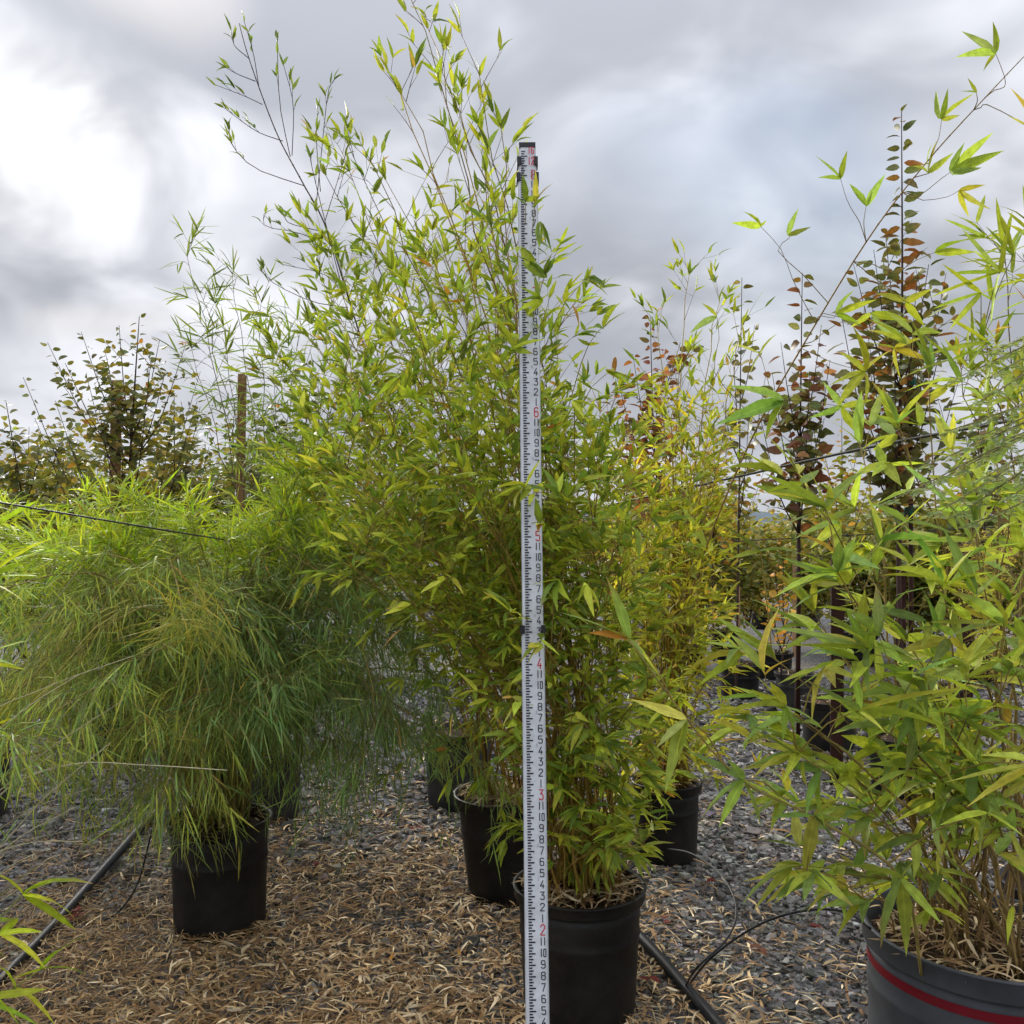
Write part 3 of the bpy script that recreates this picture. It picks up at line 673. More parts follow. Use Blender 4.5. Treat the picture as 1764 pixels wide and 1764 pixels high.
# --- the tall bamboo behind the staff
def tall_bamboo():
    pl = Plant('bamboo_plant', 'tall yellow-green bamboo rising behind the measuring staff', 'bamboo', (C1[0], C1[1], 0.39), group='potted bamboos')
    b0 = lambda: disc(C1, 0.145, 0.385)
    # leaders that reach above the rest
    for (px, py, D, Lb, thin) in ((697, -25, 2.85, .24, .8), (735, 45, 3.0, .20, .5), (826, 130, 2.8, .20, .6), (655, 95, 3.05, .20, .45), (760, 120, 2.95, .2, .55), (862, 215, 2.7, .18, .5), (618, 240, 3.1, .22, .7), (690, 160, 2.75, .2, .7), (790, 180, 3.1, .24, .8)):
        p = arc_to(b0(), P(px, py, D), .62, 17); pl.culm(p, .0052, .0012, goldish())
        dress(pl, p, .50, Lb, 2, .080, .0150, tipup=.55, lowgrav=-.2, ncl=(1, 3), twc=(.16, .10, .06), sub=2, thin=thin, lift=(.7, 1.5), bend=-.05, spread=.5)
    rows = [(270, 560, 850), (400, 555, 885), (500, 560, 950), (600, 540, 1005), (700, 500, 1040), (850, 560, 1075), (1000, 640, 1100), (1200, 800, 1150)]
    for k in range(40):
        py = 300 + 720 * (k / 40) ** 0.95 + U(-20, 20); a, b = interp_tip(rows, py)
        px = U(a + 25, b - 10) if k % 3 else (b - U(5, 40) if k % 2 else a + U(30, 90))
        D = U(2.45, 3.45); p = arc_to(b0(), P(px, py, D), U(.4, .65), 13); pl.culm(p, U(.0034, .0052), .0011, goldish())
        dress(pl, p, U(.28, .42), .30, 2, .080, .0160, tipup=.32, lowgrav=-.35, ncl=(1, 3) if py < 520 else (2, 4), sub=3, twc=(.25, .18, .05), thin=.7 if py < 520 else 1.0)
    for k in range(22):         # finer canes that thicken the middle
        p = arc_to(b0(), P(U(600, 1090), U(640, 1060), U(2.4, 3.1)), U(.4, .6), 12); pl.culm(p, .0032, .001, goldish())
        dress(pl, p, .40, .26, 2, .074, .0145, tipup=.1, lowgrav=-.3, ncl=(2, 4), sub=3, twc=(.30, .22, .06))
    # short leafy shoots that spill over the pot
    for k in range(42):
        b = b0(); px, py = U(830, 1200), U(1130, 1500); px = 1000 + (px - 1000) * (0.55 + .45 * (1500 - py) / 350)
        p = arc_to(b, P(px, py, U(2.45, 3.2)), .7, 7, .006)
        if p[-1][2] < .42: continue
        pl.culm(p, .0024, .001, goldish(), nodes=False)
        dress(pl, p, .35, .14, 1, .096, .0185, tipup=-.35, lowgrav=-.6, ncl=(2, 5), sub=2, bend=-.3)
    # sprays that cross in front of the staff
    for (px, py, D, ex, ey) in ((922, 350, 2.2, 932, 310), (905, 345, 2.22, 905, 315), (930, 385, 2.2, 935, 420), (905, 840, 2.05, 925, 800), (905, 835, 2.06, 860, 830), (880, 1050, 2.06, 868, 1010), (925, 1110, 2.04, 900, 1120), (890, 1212, 2.08, 862, 1235), (940, 470, 2.2, 925, 430), (900, 430, 2.2, 925, 455), (930, 515, 2.2, 905, 500), (960, 1000, 2.15, 940, 1010), (1000, 1250, 2.3, 960, 1270), (885, 600, 2.2, 920, 585), (885, 600, 2.22, 870, 560), (1000, 830, 2.15, 1030, 800), (960, 850, 2.1, 940, 810), (820, 815, 2.2, 780, 800), (700, 1040, 2.5, 660, 1040), (760, 1000, 2.4, 720, 1010), (930, 900, 2.1, 925, 880), (880, 560, 2.25, 850, 540), (950, 700, 2.15, 970, 680), (1010, 1010, 2.15, 1030, 1050), (1090, 910, 2.4, 1110, 930), (990, 690, 2.2, 1030, 690), (1010, 480, 2.4, 1040, 470), (1040, 560, 2.4, 1050, 520), (1050, 640, 2.4, 1090, 640)):
        e = P(px, py, D); a = pl.near(e + (0, .35, -.12)); br = catmull([a, a + (e - a) * .55 + UPV * .05, e], 6)
        pl.twig(br, .0016, .0008, (.30, .21, .06)); pl.fan(e, P(ex, ey, D - .03) - e, int(rng.integers(3, 6)), .095, .019, .8, -.25)
        pl.fan(br[3], br[4] - br[2] + (U(-.1, .1), 0, 0), 2, .08, .017, .7, -.2)
    for (px, py) in ((745, 460), (640, 690), (690, 1085), (780, 905), (655, 365), (985, 525), (780, 1230), (850, 1235), (1060, 615)):
        e = P(px, py, 2.5); pl.leaf(e, (U(-.5, .5), -.2, U(-1, .6)), .065, .014, 1, c=shade(ORANGE))
    return pl.finish(300)
tall_bamboo()

# --- the bamboo in the tapered pot behind-left
def left_bamboo():
    pl = Plant('bamboo_plant', 'golden-stemmed bamboo in the tapered pot, with a thin bare leader leaning left', 'bamboo', (C2[0], C2[1], .42), group='potted bamboos', pal=GREEN + DARKG[1:3])
    b0 = lambda: disc(C2, 0.15, 0.41)
    dk = (.075, .05, .045)
    lead = catmull([b0(), P(800, 1000, 3.9), P(700, 760, 3.9), P(625, 590, 3.9), P(565, 400, 3.9), P(522, 316, 3.9), P(480, 237, 3.88), P(446, 150, 3.86), P(424, 85, 3.85), P(412, 40, 3.85)], 36)
    pl.culm(lead, .0050, .0016, dk)
    def side(pts, D, n, ll=.066):
        p = catmull([P(x, y, D + U(-.05, .05)) for (x, y) in pts], 8); pl.twig(p, .0019, .0011, dk, 4)
        for k in range(n):
            i = int(7 * (1 - .62 * k / max(1, n))); ax = unit(p[i] - p[i - 1]); ax = ax + UPV * .5 + rng.normal(0, .25, 3); e = p[i] if k == 0 else p[i] + unit(ax) * U(.02, .05)
            if k: pl.twig(np.array([p[i], e]), .0011, .0008, dk, 3)
            pl.fan(e, ax, int(rng.integers(1, 4)), ll, .0125, .4, .15, pal=DARKG)
    for pts, n in ((((452, 180), (420, 165), (368, 145)), 4), (((487, 243), (440, 225), (385, 185)), 5), (((524, 320), (440, 290), (400, 250), (395, 220)), 6), (((440, 140), (410, 128), (390, 117)), 2), (((428, 100), (405, 80), (402, 65)), 3), (((446, 150), (436, 90), (420, 35)), 4),
                   (((500, 270), (482, 180), (478, 85), (478, 65)), 5), (((503, 268), (505, 180), (488, 110)), 4), (((545, 350), (555, 250), (565, 160), (575, 140)), 6), (((552, 330), (545, 240), (548, 180)), 4), (((562, 420), (510, 400), (458, 390), (455, 368)), 5), (((560, 400), (500, 385), (490, 370)), 3), (((600, 530), (540, 520), (475, 490), (450, 465)), 5), (((585, 480), (540, 300), (536, 265)), 4), (((610, 560), (570, 480), (485, 455)), 5), (((560, 380), (585, 300), (600, 250)), 4), (((640, 620), (560, 560), (520, 500)), 5)): side(pts, 3.88, n)
    for (px, py, D, thin, ll) in ((560, 300, 3.8, .7, .08), (600, 250, 3.9, .6, .08)):
        p = arc_to(b0(), P(px, py, D), .60, 20); pl.culm(p, .0050, .0014, dk)
        dress(pl, p, .52, .26, 1, ll, .0150, tipup=.5, lowgrav=.0, ncl=(1, 3), r=.0014, twc=(.10, .07, .045), sub=3, thin=thin, lift=(.8, 1.6), bend=.0, spread=.45)
    for k in range(36):
        py = U(430, 920) if k < 26 else U(850, 1010); a, b = interp_tip([(330, 580, 760), (450, 540, 800), (600, 480, 850), (760, 470, 880), (1010, 500, 900)], py)
        px = U(a, b); D = U(3.3, 4.3); p = arc_to(b0(), P(px, py, D), U(.4, .6), 13); pl.culm(p, U(.0035, .0055), .001, goldish())
        dress(pl, p, .36, .34, 2, .092, .0165, tipup=.25, lowgrav=-.4, ncl=(2, 4), sub=3)
    # low sprays reaching left over the weeping bamboo
    for (px, py, D, ex, ey) in ((545, 985, 3.0, 500, 985), (570, 930, 3.1, 530, 940), (520, 1010, 3.0, 500, 1030), (640, 1085, 3.0, 605, 1110), (660, 1050, 3.0, 620, 1060), (690, 1170, 3.1, 655, 1185), (720, 1120, 3.1, 680, 1130), (770, 1290, 3.2, 735, 1310), (740, 1170, 3.2, 700, 1180), (665, 1335, 3.2, 640, 1350), (775, 1345, 3.1, 730, 1400), (600, 1000, 3.0, 560, 1005), (830, 1340, 3.3, 800, 1370), (830, 1260, 3.3, 800, 1290), (870, 1450, 2.9, 845, 1500), (860, 1430, 2.95, 830, 1450), (650, 960, 3.0, 610, 950), (700, 1060, 3.0, 660, 1050), (800, 1160, 3.1, 760, 1170)):
        e = P(px, py, D); a = pl.near(e + (.3, .3, .05)); m = a + (e - a) * .5 + UPV * .04; br = catmull([a, m, e], 7)
        pl.twig(br, .0018, .0009, (.32, .22, .06)); ax = P(ex, ey, D - .04) - e
        pl.fan(e, ax, int(rng.integers(4, 6)), .100, .0185, .7, -.35)
        for j in (3, 4, 5): pl.fan(br[j], ax + rng.normal(0, .03, 3), 2, .085, .017, .7, -.35)
    return pl.finish(260)
left_bamboo()

# --- the yellowish bamboo with one long arching cane, right
def arching_bamboo():
    pl = Plant('bamboo_plant', 'yellowish bamboo right of the staff with one long cane arching into the sky', 'bamboo', (C3[0], C3[1], .35), group='potted bamboos', pal=YELG, orange=.05)
    b0 = lambda: disc(C3, 0.11, 0.335)
    for (px, py, D, thin) in ((1188, 470, 4.4, .6), (1132, 560, 4.3, .7), (1240, 520, 4.5, .7), (1280, 560, 4.3, .7), (1170, 640, 4.2, .9), (1225, 660, 4.3, .9)):
        p = arc_to(b0(), P(px, py, D), .6, 16); pl.culm(p, .0055, .0014, goldish())
        dress(pl, p, .45, .26, 2, .088, .0155, tipup=.5, lowgrav=-.1, ncl=(1, 3), sub=2, thin=thin, lift=(.6, 1.3), bend=-.05, pal=GREEN)
    for k in range(32):
        px, py = U(1050, 1235), U(720, 1160); p = arc_to(b0(), P(px, py, U(3.9, 4.7)), U(.45, .65), 12); pl.culm(p, U(.004, .006), .0013, goldish())
        dress(pl, p, .34, .30, 2, .088, .0165, tipup=.2, lowgrav=-.3, ncl=(2, 4), sub=2)
    for k in range(26):
        p = arc_to(b0(), P(U(1040, 1270), U(1130, 1400), U(3.8, 4.6)), .7, 7, .006); pl.culm(p, .003, .0012, goldish(), nodes=False)
        dress(pl, p, .3, .20, 1, .095, .0175, tipup=-.2, lowgrav=-.5, ncl=(2, 4), sub=2, bend=-.3)
    cane = catmull([b0(), P(1165, 1130, 4.2), P(1216, 945, 4.05), P(1300, 745, 3.8), P(1395, 575, 3.55), P(1500, 405, 3.3), P(1600, 275, 3.15), P(1700, 165, 3.0), P(1790, 70, 2.9)], 40)
    pl.culm(cane, .0050, .0012, (.30, .19, .06))
    D0 = lambda px: float(np.interp(px, cane[:, 0] / cane[:, 1] * F + CX, cane[:, 1]))
    for (px, py, ax, ay, ends, pal) in (
        (1715, 92, 1730, 150, ((1660, 55), (1655, 92), (1717, 40), (1693, 118)), 0), (1622, 205, 1605, 265, ((1612, 158), (1634, 155), (1675, 162), (1650, 200)), 0),
        (1682, 160, 1690, 190, ((1668, 135), (1655, 155)), 0), (1598, 298, 1590, 300, ((1592, 250), (1612, 245), (1580, 280), (1640, 265)), 0), (1637, 297, 1580, 340, ((1655, 250), (1705, 232), (1722, 260), (1690, 290), (1645, 300)), 0),
        (1652, 328, 1590, 345, ((1668, 372), (1695, 318), (1700, 362)), 1), (1492, 355, 1498, 405, ((1465, 318), (1518, 305), (1505, 330)), 0), (1448, 308, 1470, 365, ((1408, 270), (1456, 262), (1412, 302)), 0),
        (1310, 390, 1365, 480, ((1287, 358), (1265, 384), (1320, 380)), 0), (1357, 405, 1340, 432, ((1372, 362), (1395, 392)), 0), (1440, 540, 1420, 545, ((1460, 500), (1505, 517), (1480, 555)), 0),
        (1610, 435, 1540, 470, ((1655, 408), (1678, 434)), 0), (1215, 945, 1216, 945, ((1172, 868), (1160, 930)), 0), (1350, 690, 1340, 690, ((1245, 720), (1260, 660), (1310, 750), (1300, 705)), 0), (1235, 545, 1230, 640, ((1192, 562), (1215, 520)), 0),
        (1790, 230, 1700, 180, ((1750, 150), (1740, 200)), 1), (1500, 540, 1410, 580, ((1470, 560), (1530, 580), (1560, 548)), 0), (1310, 610, 1330, 690, ((1270, 590), (1290, 640), (1330, 570)), 0), (1490, 640, 1380, 600, ((1430, 660), (1450, 600), (1485, 560), (1530, 600), (1500, 700), (1440, 690)), 1), (1540, 600, 1420, 540, ((1500, 590), (1585, 580), (1550, 650), (1600, 620)), 1), (1450, 700, 1330, 690, ((1400, 720), (1420, 660), (1500, 690), (1480, 750)), 0), (1560, 520, 1480, 450, ((1510, 500), (1600, 500), (1590, 560)), 0)):
        cpx, cpy = cane[:, 0] / cane[:, 1] * F + CX, HY - (cane[:, 2] - CAMH) / cane[:, 1] * F
        i = int(np.argmin((cpx - ax) ** 2 + (cpy - ay - 30) ** 2)); D = float(cane[i, 1]); a0, a, e = cane[i], P(ax, ay, D - .02), P(px, py, D - .06); m = (a + e) / 2 + rng.normal(0, .012, 3)
        pl.twig(catmull([a0, (a0 + a) / 2 + rng.normal(0, .006, 3), a, m, e] if np.linalg.norm(a - a0) > .03 else [a0, m, e], 9), .0019, .0009, (.22, .15, .06))
        for (x, y) in ends:
            v = P(x, y, D - .06 + U(-.07, .05)) - e; L = np.linalg.norm(v); c = shade(((.29, .26, .035), (.25, .27, .035))) if pal else shade(BIGG[:3] + GREEN[:2])
            pl.leaf(e, v, L * 1.08, L * .21 + .004, int(rng.integers(0, 3)), c=c, roll=rng.normal(1.0, .4))
    return pl.finish(260)
arching_bamboo()

# --- broad-leaved bamboo in the grey pot
def broad_bamboo():
    pl = Plant('bamboo_plant', 'broad-leaved green bamboo in the grey pot with long drooping leaves', 'bamboo', (C4[0], C4[1], .40), group='potted bamboos', pal=BIGG, orange=.012, fold=.28)
    b0 = lambda: disc(C4, 0.22, 0.39)
    br_ = lambda: np.array((.26, .18, .065)) * U(.5, 1.3)
    tips = [(1422, 880, 2.15), (1545, 735, 2.35), (1443, 990, 2.05), (1623, 1012, 2.1), (1729, 1075, 2.1), (1494, 1120, 2.0), (1350, 1220, 2.0), (1480, 1228, 1.95), (1664, 1242, 2.0), (1560, 1280, 2.2), (1460, 1330, 2.1), (1400, 1300, 2.2), (1690, 1330, 2.1), (1780, 950, 2.4), (1680, 900, 2.2), (1560, 1100, 2.2), (1400, 1050, 2.4), (1740, 1150, 2.0), (1620, 1150, 2.3), (1520, 950, 2.5), (1850, 1000, 2.4), (1820, 1200, 2.1), (1580, 1180, 1.95), (1330, 1130, 2.3), (1700, 690, 2.5), (1640, 770, 2.45), (1770, 720, 2.5), (1600, 640, 2.6), (1740, 860, 2.3), (1480, 760, 2.5)]
    for (px, py, D) in tips:
        p = arc_to(b0(), P(px, py, D), .55, 12, .008); pl.culm(p, U(.0045, .0065), .0013, br_())
        dress(pl, p, .42, .26, 1, .165, .0275, tipup=.05, lowgrav=-.42, ncl=(2, 4), sub=2, twc=(.26, .20, .06), r=.0015, thin=.5, spread=.85)
    for k in range(9):          # dry stubs and thin stems in the pot
        b = b0(); p = arc_to(b, b + np.array((U(-.22, .22), U(-.2, .2), U(.15, .6))), .6, 6, .006); pl.culm(p, U(.0025, .0055), .0015, np.array((.24, .16, .08)) * U(.5, 1.4), nodes=False)
    for k in range(26):          # leafy side shoots low round the pot
        b = b0(); px, py = U(1290, 1790), U(1230, 1560); p = arc_to(b, P(px, py, U(1.95, 2.7)), .65, 8, .006)
        if p[-1][2] < .5: continue
        pl.culm(p, .0026, .0011, br_(), nodes=False); dress(pl, p, .45, .15, 1, .15, .026, tipup=-.3, lowgrav=-.5, ncl=(2, 4), sub=1, twc=(.26, .20, .06), r=.0012, spread=.8, thin=.8)
    # the low branch that reaches across to the staff
    low = catmull([np.array((1.03, 2.33, .40)), P(1552, 1514, 2.14), P(1402, 1408, 2.05), P(1280, 1346, 1.98), P(1188, 1245, 1.92), P(1083, 1102, 1.86)], 22)
    pl.culm(low, .0040, .0014, (.30, .24, .07))
    cl = ((1422, 876, 2.1, ((1320, 815), (1399, 804), (1484, 791), (1330, 850), (1345, 905))), (1623, 1009, 2.05, ((1582, 896), (1528, 947), (1708, 978), (1722, 1073), (1541, 1019))), (1443, 985, 2.0, ((1446, 916), (1476, 912), (1354, 975), (1514, 968), (1330, 1000))),
        (1545, 730, 2.3, ((1623, 641), (1524, 665), (1504, 705), (1580, 700))), (1494, 1117, 1.95, ((1307, 1107), (1330, 1063), (1372, 1080), (1555, 1117), (1490, 1190), (1440, 1050))), (1351, 1218, 1.95, ((1245, 1201), (1304, 1164), (1354, 1276), (1375, 1256), (1409, 1232))),
        (1280, 1344, 1.95, ((1191, 1399), (1235, 1422), (1317, 1419), (1184, 1293), (1368, 1388), (1255, 1300))), (1402, 1405, 2.02, ((1385, 1508), (1446, 1453), (1440, 1368), (1330, 1400), (1470, 1415))), (1552, 1514, 2.08, ((1494, 1623), (1623, 1592), (1569, 1627), (1456, 1477), (1576, 1480))),
        (1365, 1494, 2.05, ((1300, 1565), (1266, 1528), (1347, 1545), (1409, 1541))), (1480, 1225, 1.9, ((1480, 1140), (1454, 1205), (1530, 1255), (1654, 1172), (1630, 1225))), (1664, 1239, 1.95, ((1764, 1290), (1720, 1205), (1600, 1200), (1750, 1230))), (1630, 1450, 2.1, ((1605, 1500), (1650, 1490), (1615, 1390))),
        (1790, 1318, 1.8, ((1630, 1345), (1660, 1380), (1700, 1290))), (1083, 1100, 1.84, ((1056, 985), (968, 1044), (1000, 1075), (1135, 1160), (1118, 1130))), (1182, 1238, 1.9, ((1132, 1285), (1143, 1360), (1160, 1300), (1090, 1205))), (1729, 1073, 2.05, ((1640, 1010), (1660, 1110), (1764, 1040), (1780, 1110), (1600, 1070))),
        (1700, 1400, 1.95, ((1620, 1420), (1680, 1480), (1764, 1440))), (1560, 1330, 2.0, ((1470, 1360), (1640, 1370), (1530, 1410))), (1310, 950, 2.3, ((1240, 900), (1250, 960), (1375, 940))), (1560, 900, 2.2, ((1500, 860), (1610, 850), (1650, 905))), (1690, 860, 2.2, ((1620, 840), (1745, 850), (1700, 790))), (1745, 1560, 2.1, ((1735, 1625), (1764, 1600))), (1580, 1160, 1.92, ((1500, 1160), (1650, 1130), (1600, 1240), (1690, 1170))), (1420, 1150, 1.98, ((1340, 1170), (1390, 1240), (1480, 1170))))
    for (px, py, D, ends) in cl:
        e = P(px, py, D); a = pl.near(e + (.0, .05, -.12)); v = e - a
        if np.linalg.norm(v) > .012: pl.twig(catmull([a, a + v * .5 + UPV * .02, e], 5), .0021, .0012, (.30, .22, .06))
        for (x, y) in ends:
            d = P(x, y, D + U(-.10, .06)) - e; L = np.linalg.norm(d); pl.leaf(e, d, L * 1.04, min(.033, L * .185 + .003), int(rng.integers(0, 3)), roll=rng.normal(.0, .45))
    return pl.finish(300)
broad_bamboo()

# --- weeping fine-leaved bamboo, left
def weeping_bamboo():
    pl = Plant('bamboo_plant', 'weeping fine-leaved bamboo mounding over its pot at the left', 'bamboo', (C5[0], C5[1], .40), shape=RIBBON, group='potted bamboos', pal=WEEP, orange=.004, fold=.2, flat=True)
    def hang(p, t0, L, W, out, dens, pal=None, down=.8, lift=(-.2, .6)):
        p = catmull(p, 26); n = len(p)
        for i in range(int(n * t0), n - 1):
            for _ in range(dens):
                q = p[i] + (p[i + 1] - p[i]) * U(0, 1); tg = unit(p[i + 1] - p[i]); az = U(0, 6.283)
                r = np.array((math.cos(az), math.sin(az), U(*lift))); ln = U(.05, .26) * out; v = unit(r + tg * .8)
                st = np.array([q, q + v * ln * .5 - UPV * .05 * ln, q + v * ln - UPV * (.10 + .34 * down) * ln]); pl.twig(st, .0010, .0006, (.20, .17, .06), 3)
                if st[2][2] < .36: continue
                for f in (.45, .75, 1.0):
                    e = st[1] + (st[2] - st[1]) * (f * 2 - 1) if f > .5 else st[0] + (st[1] - st[0]) * f * 2
                    for _k in range(2 if f < 1 else 3):
                        d = unit(st[2] - st[1]) * .8 + rng.normal(0, .36, 3) - UPV * down * U(.1, 1.1); pl.leaf(e + rng.normal(0, .006, 3), d, L * U(.55, 1.25), W * U(.7, 1.2), int(rng.integers(1, 4)), pal=pal)
    c = np.array((C5[0], C5[1], 0))
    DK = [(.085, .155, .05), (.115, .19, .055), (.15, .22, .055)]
    OL = [(.22, .235, .05), (.28, .28, .06), (.17, .20, .045)]
    for k in range(92):
        az = k * 2.39996 + U(-.35, .35); lump = 1 + .22 * math.sin(3 * az + 1) + .12 * math.sin(7 * az); R = U(.34, 1.12) * lump; zt = U(.42 if math.sin(az) > -.3 else .68, 1.05) if k % 3 else U(.95, 1.45); ztop = U(1.0, 1.55)
        if k >= 80: R = U(.16, .5); zt = U(.5, .85); ztop = U(.85, 1.25)
        b = disc(C5, .11, .40); dv = np.array((math.cos(az), math.sin(az), 0.0))
        p = np.array([b, b + UPV * (ztop - .4) * .55 + dv * R * .10, c + dv * R * .42 + UPV * ztop * .95, c + dv * R * .78 + UPV * (zt * .45 + ztop * .5), c + dv * R + UPV * zt])
        p[2:] += rng.normal(0, .05, (3, 3))
        pl.culm(catmull(p, 12), .0042, .0012, np.array((.34, .27, .08)) * U(.5, 1.1))
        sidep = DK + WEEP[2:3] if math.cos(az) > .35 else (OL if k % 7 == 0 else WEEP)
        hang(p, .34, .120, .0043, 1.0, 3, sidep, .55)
    for k in range(34):       # upright bright tips along the top
        px = U(-20, 660); py = U(865, 985) if px < 380 else U(780, 960); e = P(px, py, U(3.3, 4.2)); b = disc(C5, .11, .40); p = np.array([b, b + (e - b) * .35 + UPV * .25, b + (e - b) * .75 + UPV * .16, e])
        pl.culm(catmull(p, 10), .003, .001, np.array((.26, .21, .06)) * U(.6, 1.1)); hang(p, .58, .115, .0080, .6, 2, BRIGHT + WEEP[:2], .1, (0, 1.2))
    for (px, py, D, n, L, pal) in ((335, 1062, 2.78, 150, .165, ((.22, .25, .045), (.25, .26, .05), (.28, .26, .05))), (345, 1425, 3.35, 85, .15, ((.20, .24, .05), (.27, .26, .09), (.17, .22, .05))), (150, 1150, 3.0, 60, .15, WEEP), (560, 1120, 3.1, 60, .15, WEEP)):
        e = P(px, py, D); b = disc(C5, .1, .40); p = np.array([b, b + UPV * .7 + (e - b) * .15, (b + e) / 2 + UPV * .5 + (0, 0, 0), e]) if py < 1300 else np.array([b, b + UPV * .3 + (e - b) * .2, (b + e) / 2 + UPV * .22, e])
        pl.culm(catmull(p, 12), .003, .001, (.30, .24, .08))
        for k in range(n):
            a = U(0, 6.283); d = np.array((math.cos(a), U(-.75, -.05), math.sin(a) * .75 - .38)); q = e + rng.normal(0, .045, 3); pl.leaf(q, d, L * U(.6, 1.3), .0036, int(rng.integers(1, 4)), c=shade(pal, .15))
    return pl.finish(120)
weeping_bamboo()

# --- narrow-leaved bamboos behind and beside it
def fine_bamboo(label, base, tips, pal, n_dress, seed_h=.4, parts=60, L=.12, W=.0075, t0=.5, Lb=.24, potspec=None, tipup=.1, low=-.3):
    pl = Plant('bamboo_plant', label, 'bamboo', (base[0], base[1], .36), shape=RIBBON, group='potted bamboos', pal=pal, orange=.004, fold=.2)
    for (px, py, D) in tips:
        p = arc_to(disc(base, .11, .35), P(px, py, D), .6, 15); pl.culm(p, .0045, .001, np.array((.15, .11, .06)) * U(.6, 1.3))
        dress(pl, p, t0, Lb, n_dress, L, W, tipup=tipup, lowgrav=low, ncl=(2, 4), sub=2, twc=(.13, .10, .05), r=.0011, lift=(.3, 1.1), bend=-.2, spread=.6)
    return pl.finish(parts)
B6 = np.array(((468 - CX) / F * 4.9, 4.9)); B7 = np.array(((-40 - CX) / F * 4.9, 4.9))
pot('nursery_pot', 'black nursery pot half hidden behind the left pot', B6[0], B6[1], .165, .36, group='black nursery pots', mat='pot_old')
pot('nursery_pot', 'black nursery pot hidden in shade behind the left fine bamboo', B7[0], B7[1], .17, .36, group='black nursery pots', mat='pot_old')
fine_bamboo('slender-leaved bamboo arching up and left above the weeping one', B6, [(322, 440, 4.3), (345, 505, 4.4), (400, 470, 4.6), (385, 560, 4.5), (450, 520, 4.8), (330, 600, 4.4), (520, 560, 4.9), (560, 640, 4.8), (470, 620, 4.5), (590, 720, 4.6), (500, 720, 4.4), (540, 780, 4.3), (440, 800, 4.2)], DARKG + DARKG[:2] + WEEP[:1], 2, parts=80, L=.14, W=.0075, t0=.50, Lb=.22, tipup=-.1)
fine_bamboo('bright fine-leaved bamboo behind the weeping one, far left', B7, [(U(-60, 480), U(915, 1050), U(3.9, 5.0)) for _ in range(30)], BRIGHT + WEEP, 2, parts=60, L=.135, W=.0110, t0=.45, Lb=.26, tipup=.15)

# --- reed and grass at the left edge
def edge_reed():
    b = np.array((-1.72, 2.62, 0.0))
    pl = Plant('reed_grass', 'bright yellow-green reed leaning in from the left edge', 'grass', b, shape=RIBBON, pal=BRIGHT, orange=0, fold=.25)
    for (px, py, D, ends, hub) in ((40, 1540, 2.5, ((140, 1495), (100, 1500), (150, 1560), (118, 1600), (90, 1560), (0, 1490)), (-60, 1640)), (0, 1610, 2.45, ((70, 1645), (60, 1600), (40, 1580)), (-70, 1660)), (70, 1670, 2.5, ((145, 1662), (130, 1610), (100, 1630), (20, 1690)), (-40, 1740)), (-30, 1000, 2.4, ((45, 978), (75, 925), (40, 1030), (30, 1055), (55, 1000), (30, 940)), (-120, 1100)), (-30, 1130, 2.4, ((25, 1150), (40, 1110), (20, 1180)), (-110, 1200)), (-10, 1250, 2.45, ((20, 1240), (30, 1290), (15, 1340)), (-100, 1330)), (-10, 1715, 2.3, ((30, 1764), (60, 1720)), (-60, 1780)), (0, 900, 2.6, ((60, 870), (40, 910), (30, 860)), (-100, 980))):
        e = P(px, py, D); h = P(*hub, D + .1); 
        p = catmull([b + (U(-.08, .08), U(-.08, .08), 0), (b + h) / 2 + UPV * .12, h, e], 9); pl.culm(p, .004, .0016, (.24, .28, .06), name='stem')
        for (x, y) in ends:
            v = P(x, y, D + U(-.08, .08)) - e; n = np.linalg.norm(v); pl.leaf(e, v + UPV * .15 * n, n * 1.15, .018 + .03 * n * .2, int(rng.integers(1, 4)))
        for _ in range(5): pl.leaf(p[int(rng.integers(3, 8))], (U(-.5, 1), U(-.6, .4), U(-.1, .7)), U(.12, .22), .013, 3)
    pl.finish(120)
    b2 = np.array((-1.95, 2.75, 0.0))
    pg = Plant('straw_grass', 'clump of long pale dry grass stalks slanting in from the left', 'grass', b2, shape=RIBBON, pal=((.34, .29, .17), (.26, .24, .12), (.20, .22, .07)), orange=0)
    for (x0, y0, x1, y1, D) in ((-40, 1400, 210, 1208, 2.35), (-40, 1500, 190, 1280, 2.35), (-30, 1385, 120, 1316, 2.4), (-30, 1450, 150, 1360, 2.4), (-40, 1490, 172, 1423, 2.4), (-40, 1300, 140, 1160, 2.4), (-40, 1250, 140, 975, 2.5), (-60, 1520, 130, 1390, 2.4), (-60, 1260, 230, 1130, 2.5), (-30, 1480, 145, 1450, 2.3), (-50, 1560, 60, 1470, 2.3), (-60, 1440, 90, 1300, 2.4)):
        a, e = P(x0, y0, D), P(x1, y1, D - .05); p = catmull([b2 + (U(-.05, .05), U(-.05, .05), 0), (b2 + a) / 2 + UPV * .15, a, (a + e) / 2 + UPV * .02, e], 18); pg.culm(p, .0021, .0009, np.array((.42, .37, .22)) * U(.6, 1.15), nodes=False, name='stalk')
    p = catmull([b2, P(-60, 1480, 2.4), P(0, 1368, 2.4), P(120, 1317, 2.38), P(250, 1318, 2.36), P(392, 1327, 2.34)], 24); pg.culm(p, .0020, .0011, (.48, .42, .27), nodes=False, name='stalk')
    for k in range(36):
        a = U(0, 6.283); pg.leaf(b2 + (U(-.1, .1), U(-.1, .1), .02), (math.cos(a) * .5 + .25, math.sin(a) * .5, U(.6, 1.2)), U(.4, .8), .006, 3)
    pg.finish(0)
edge_reed()

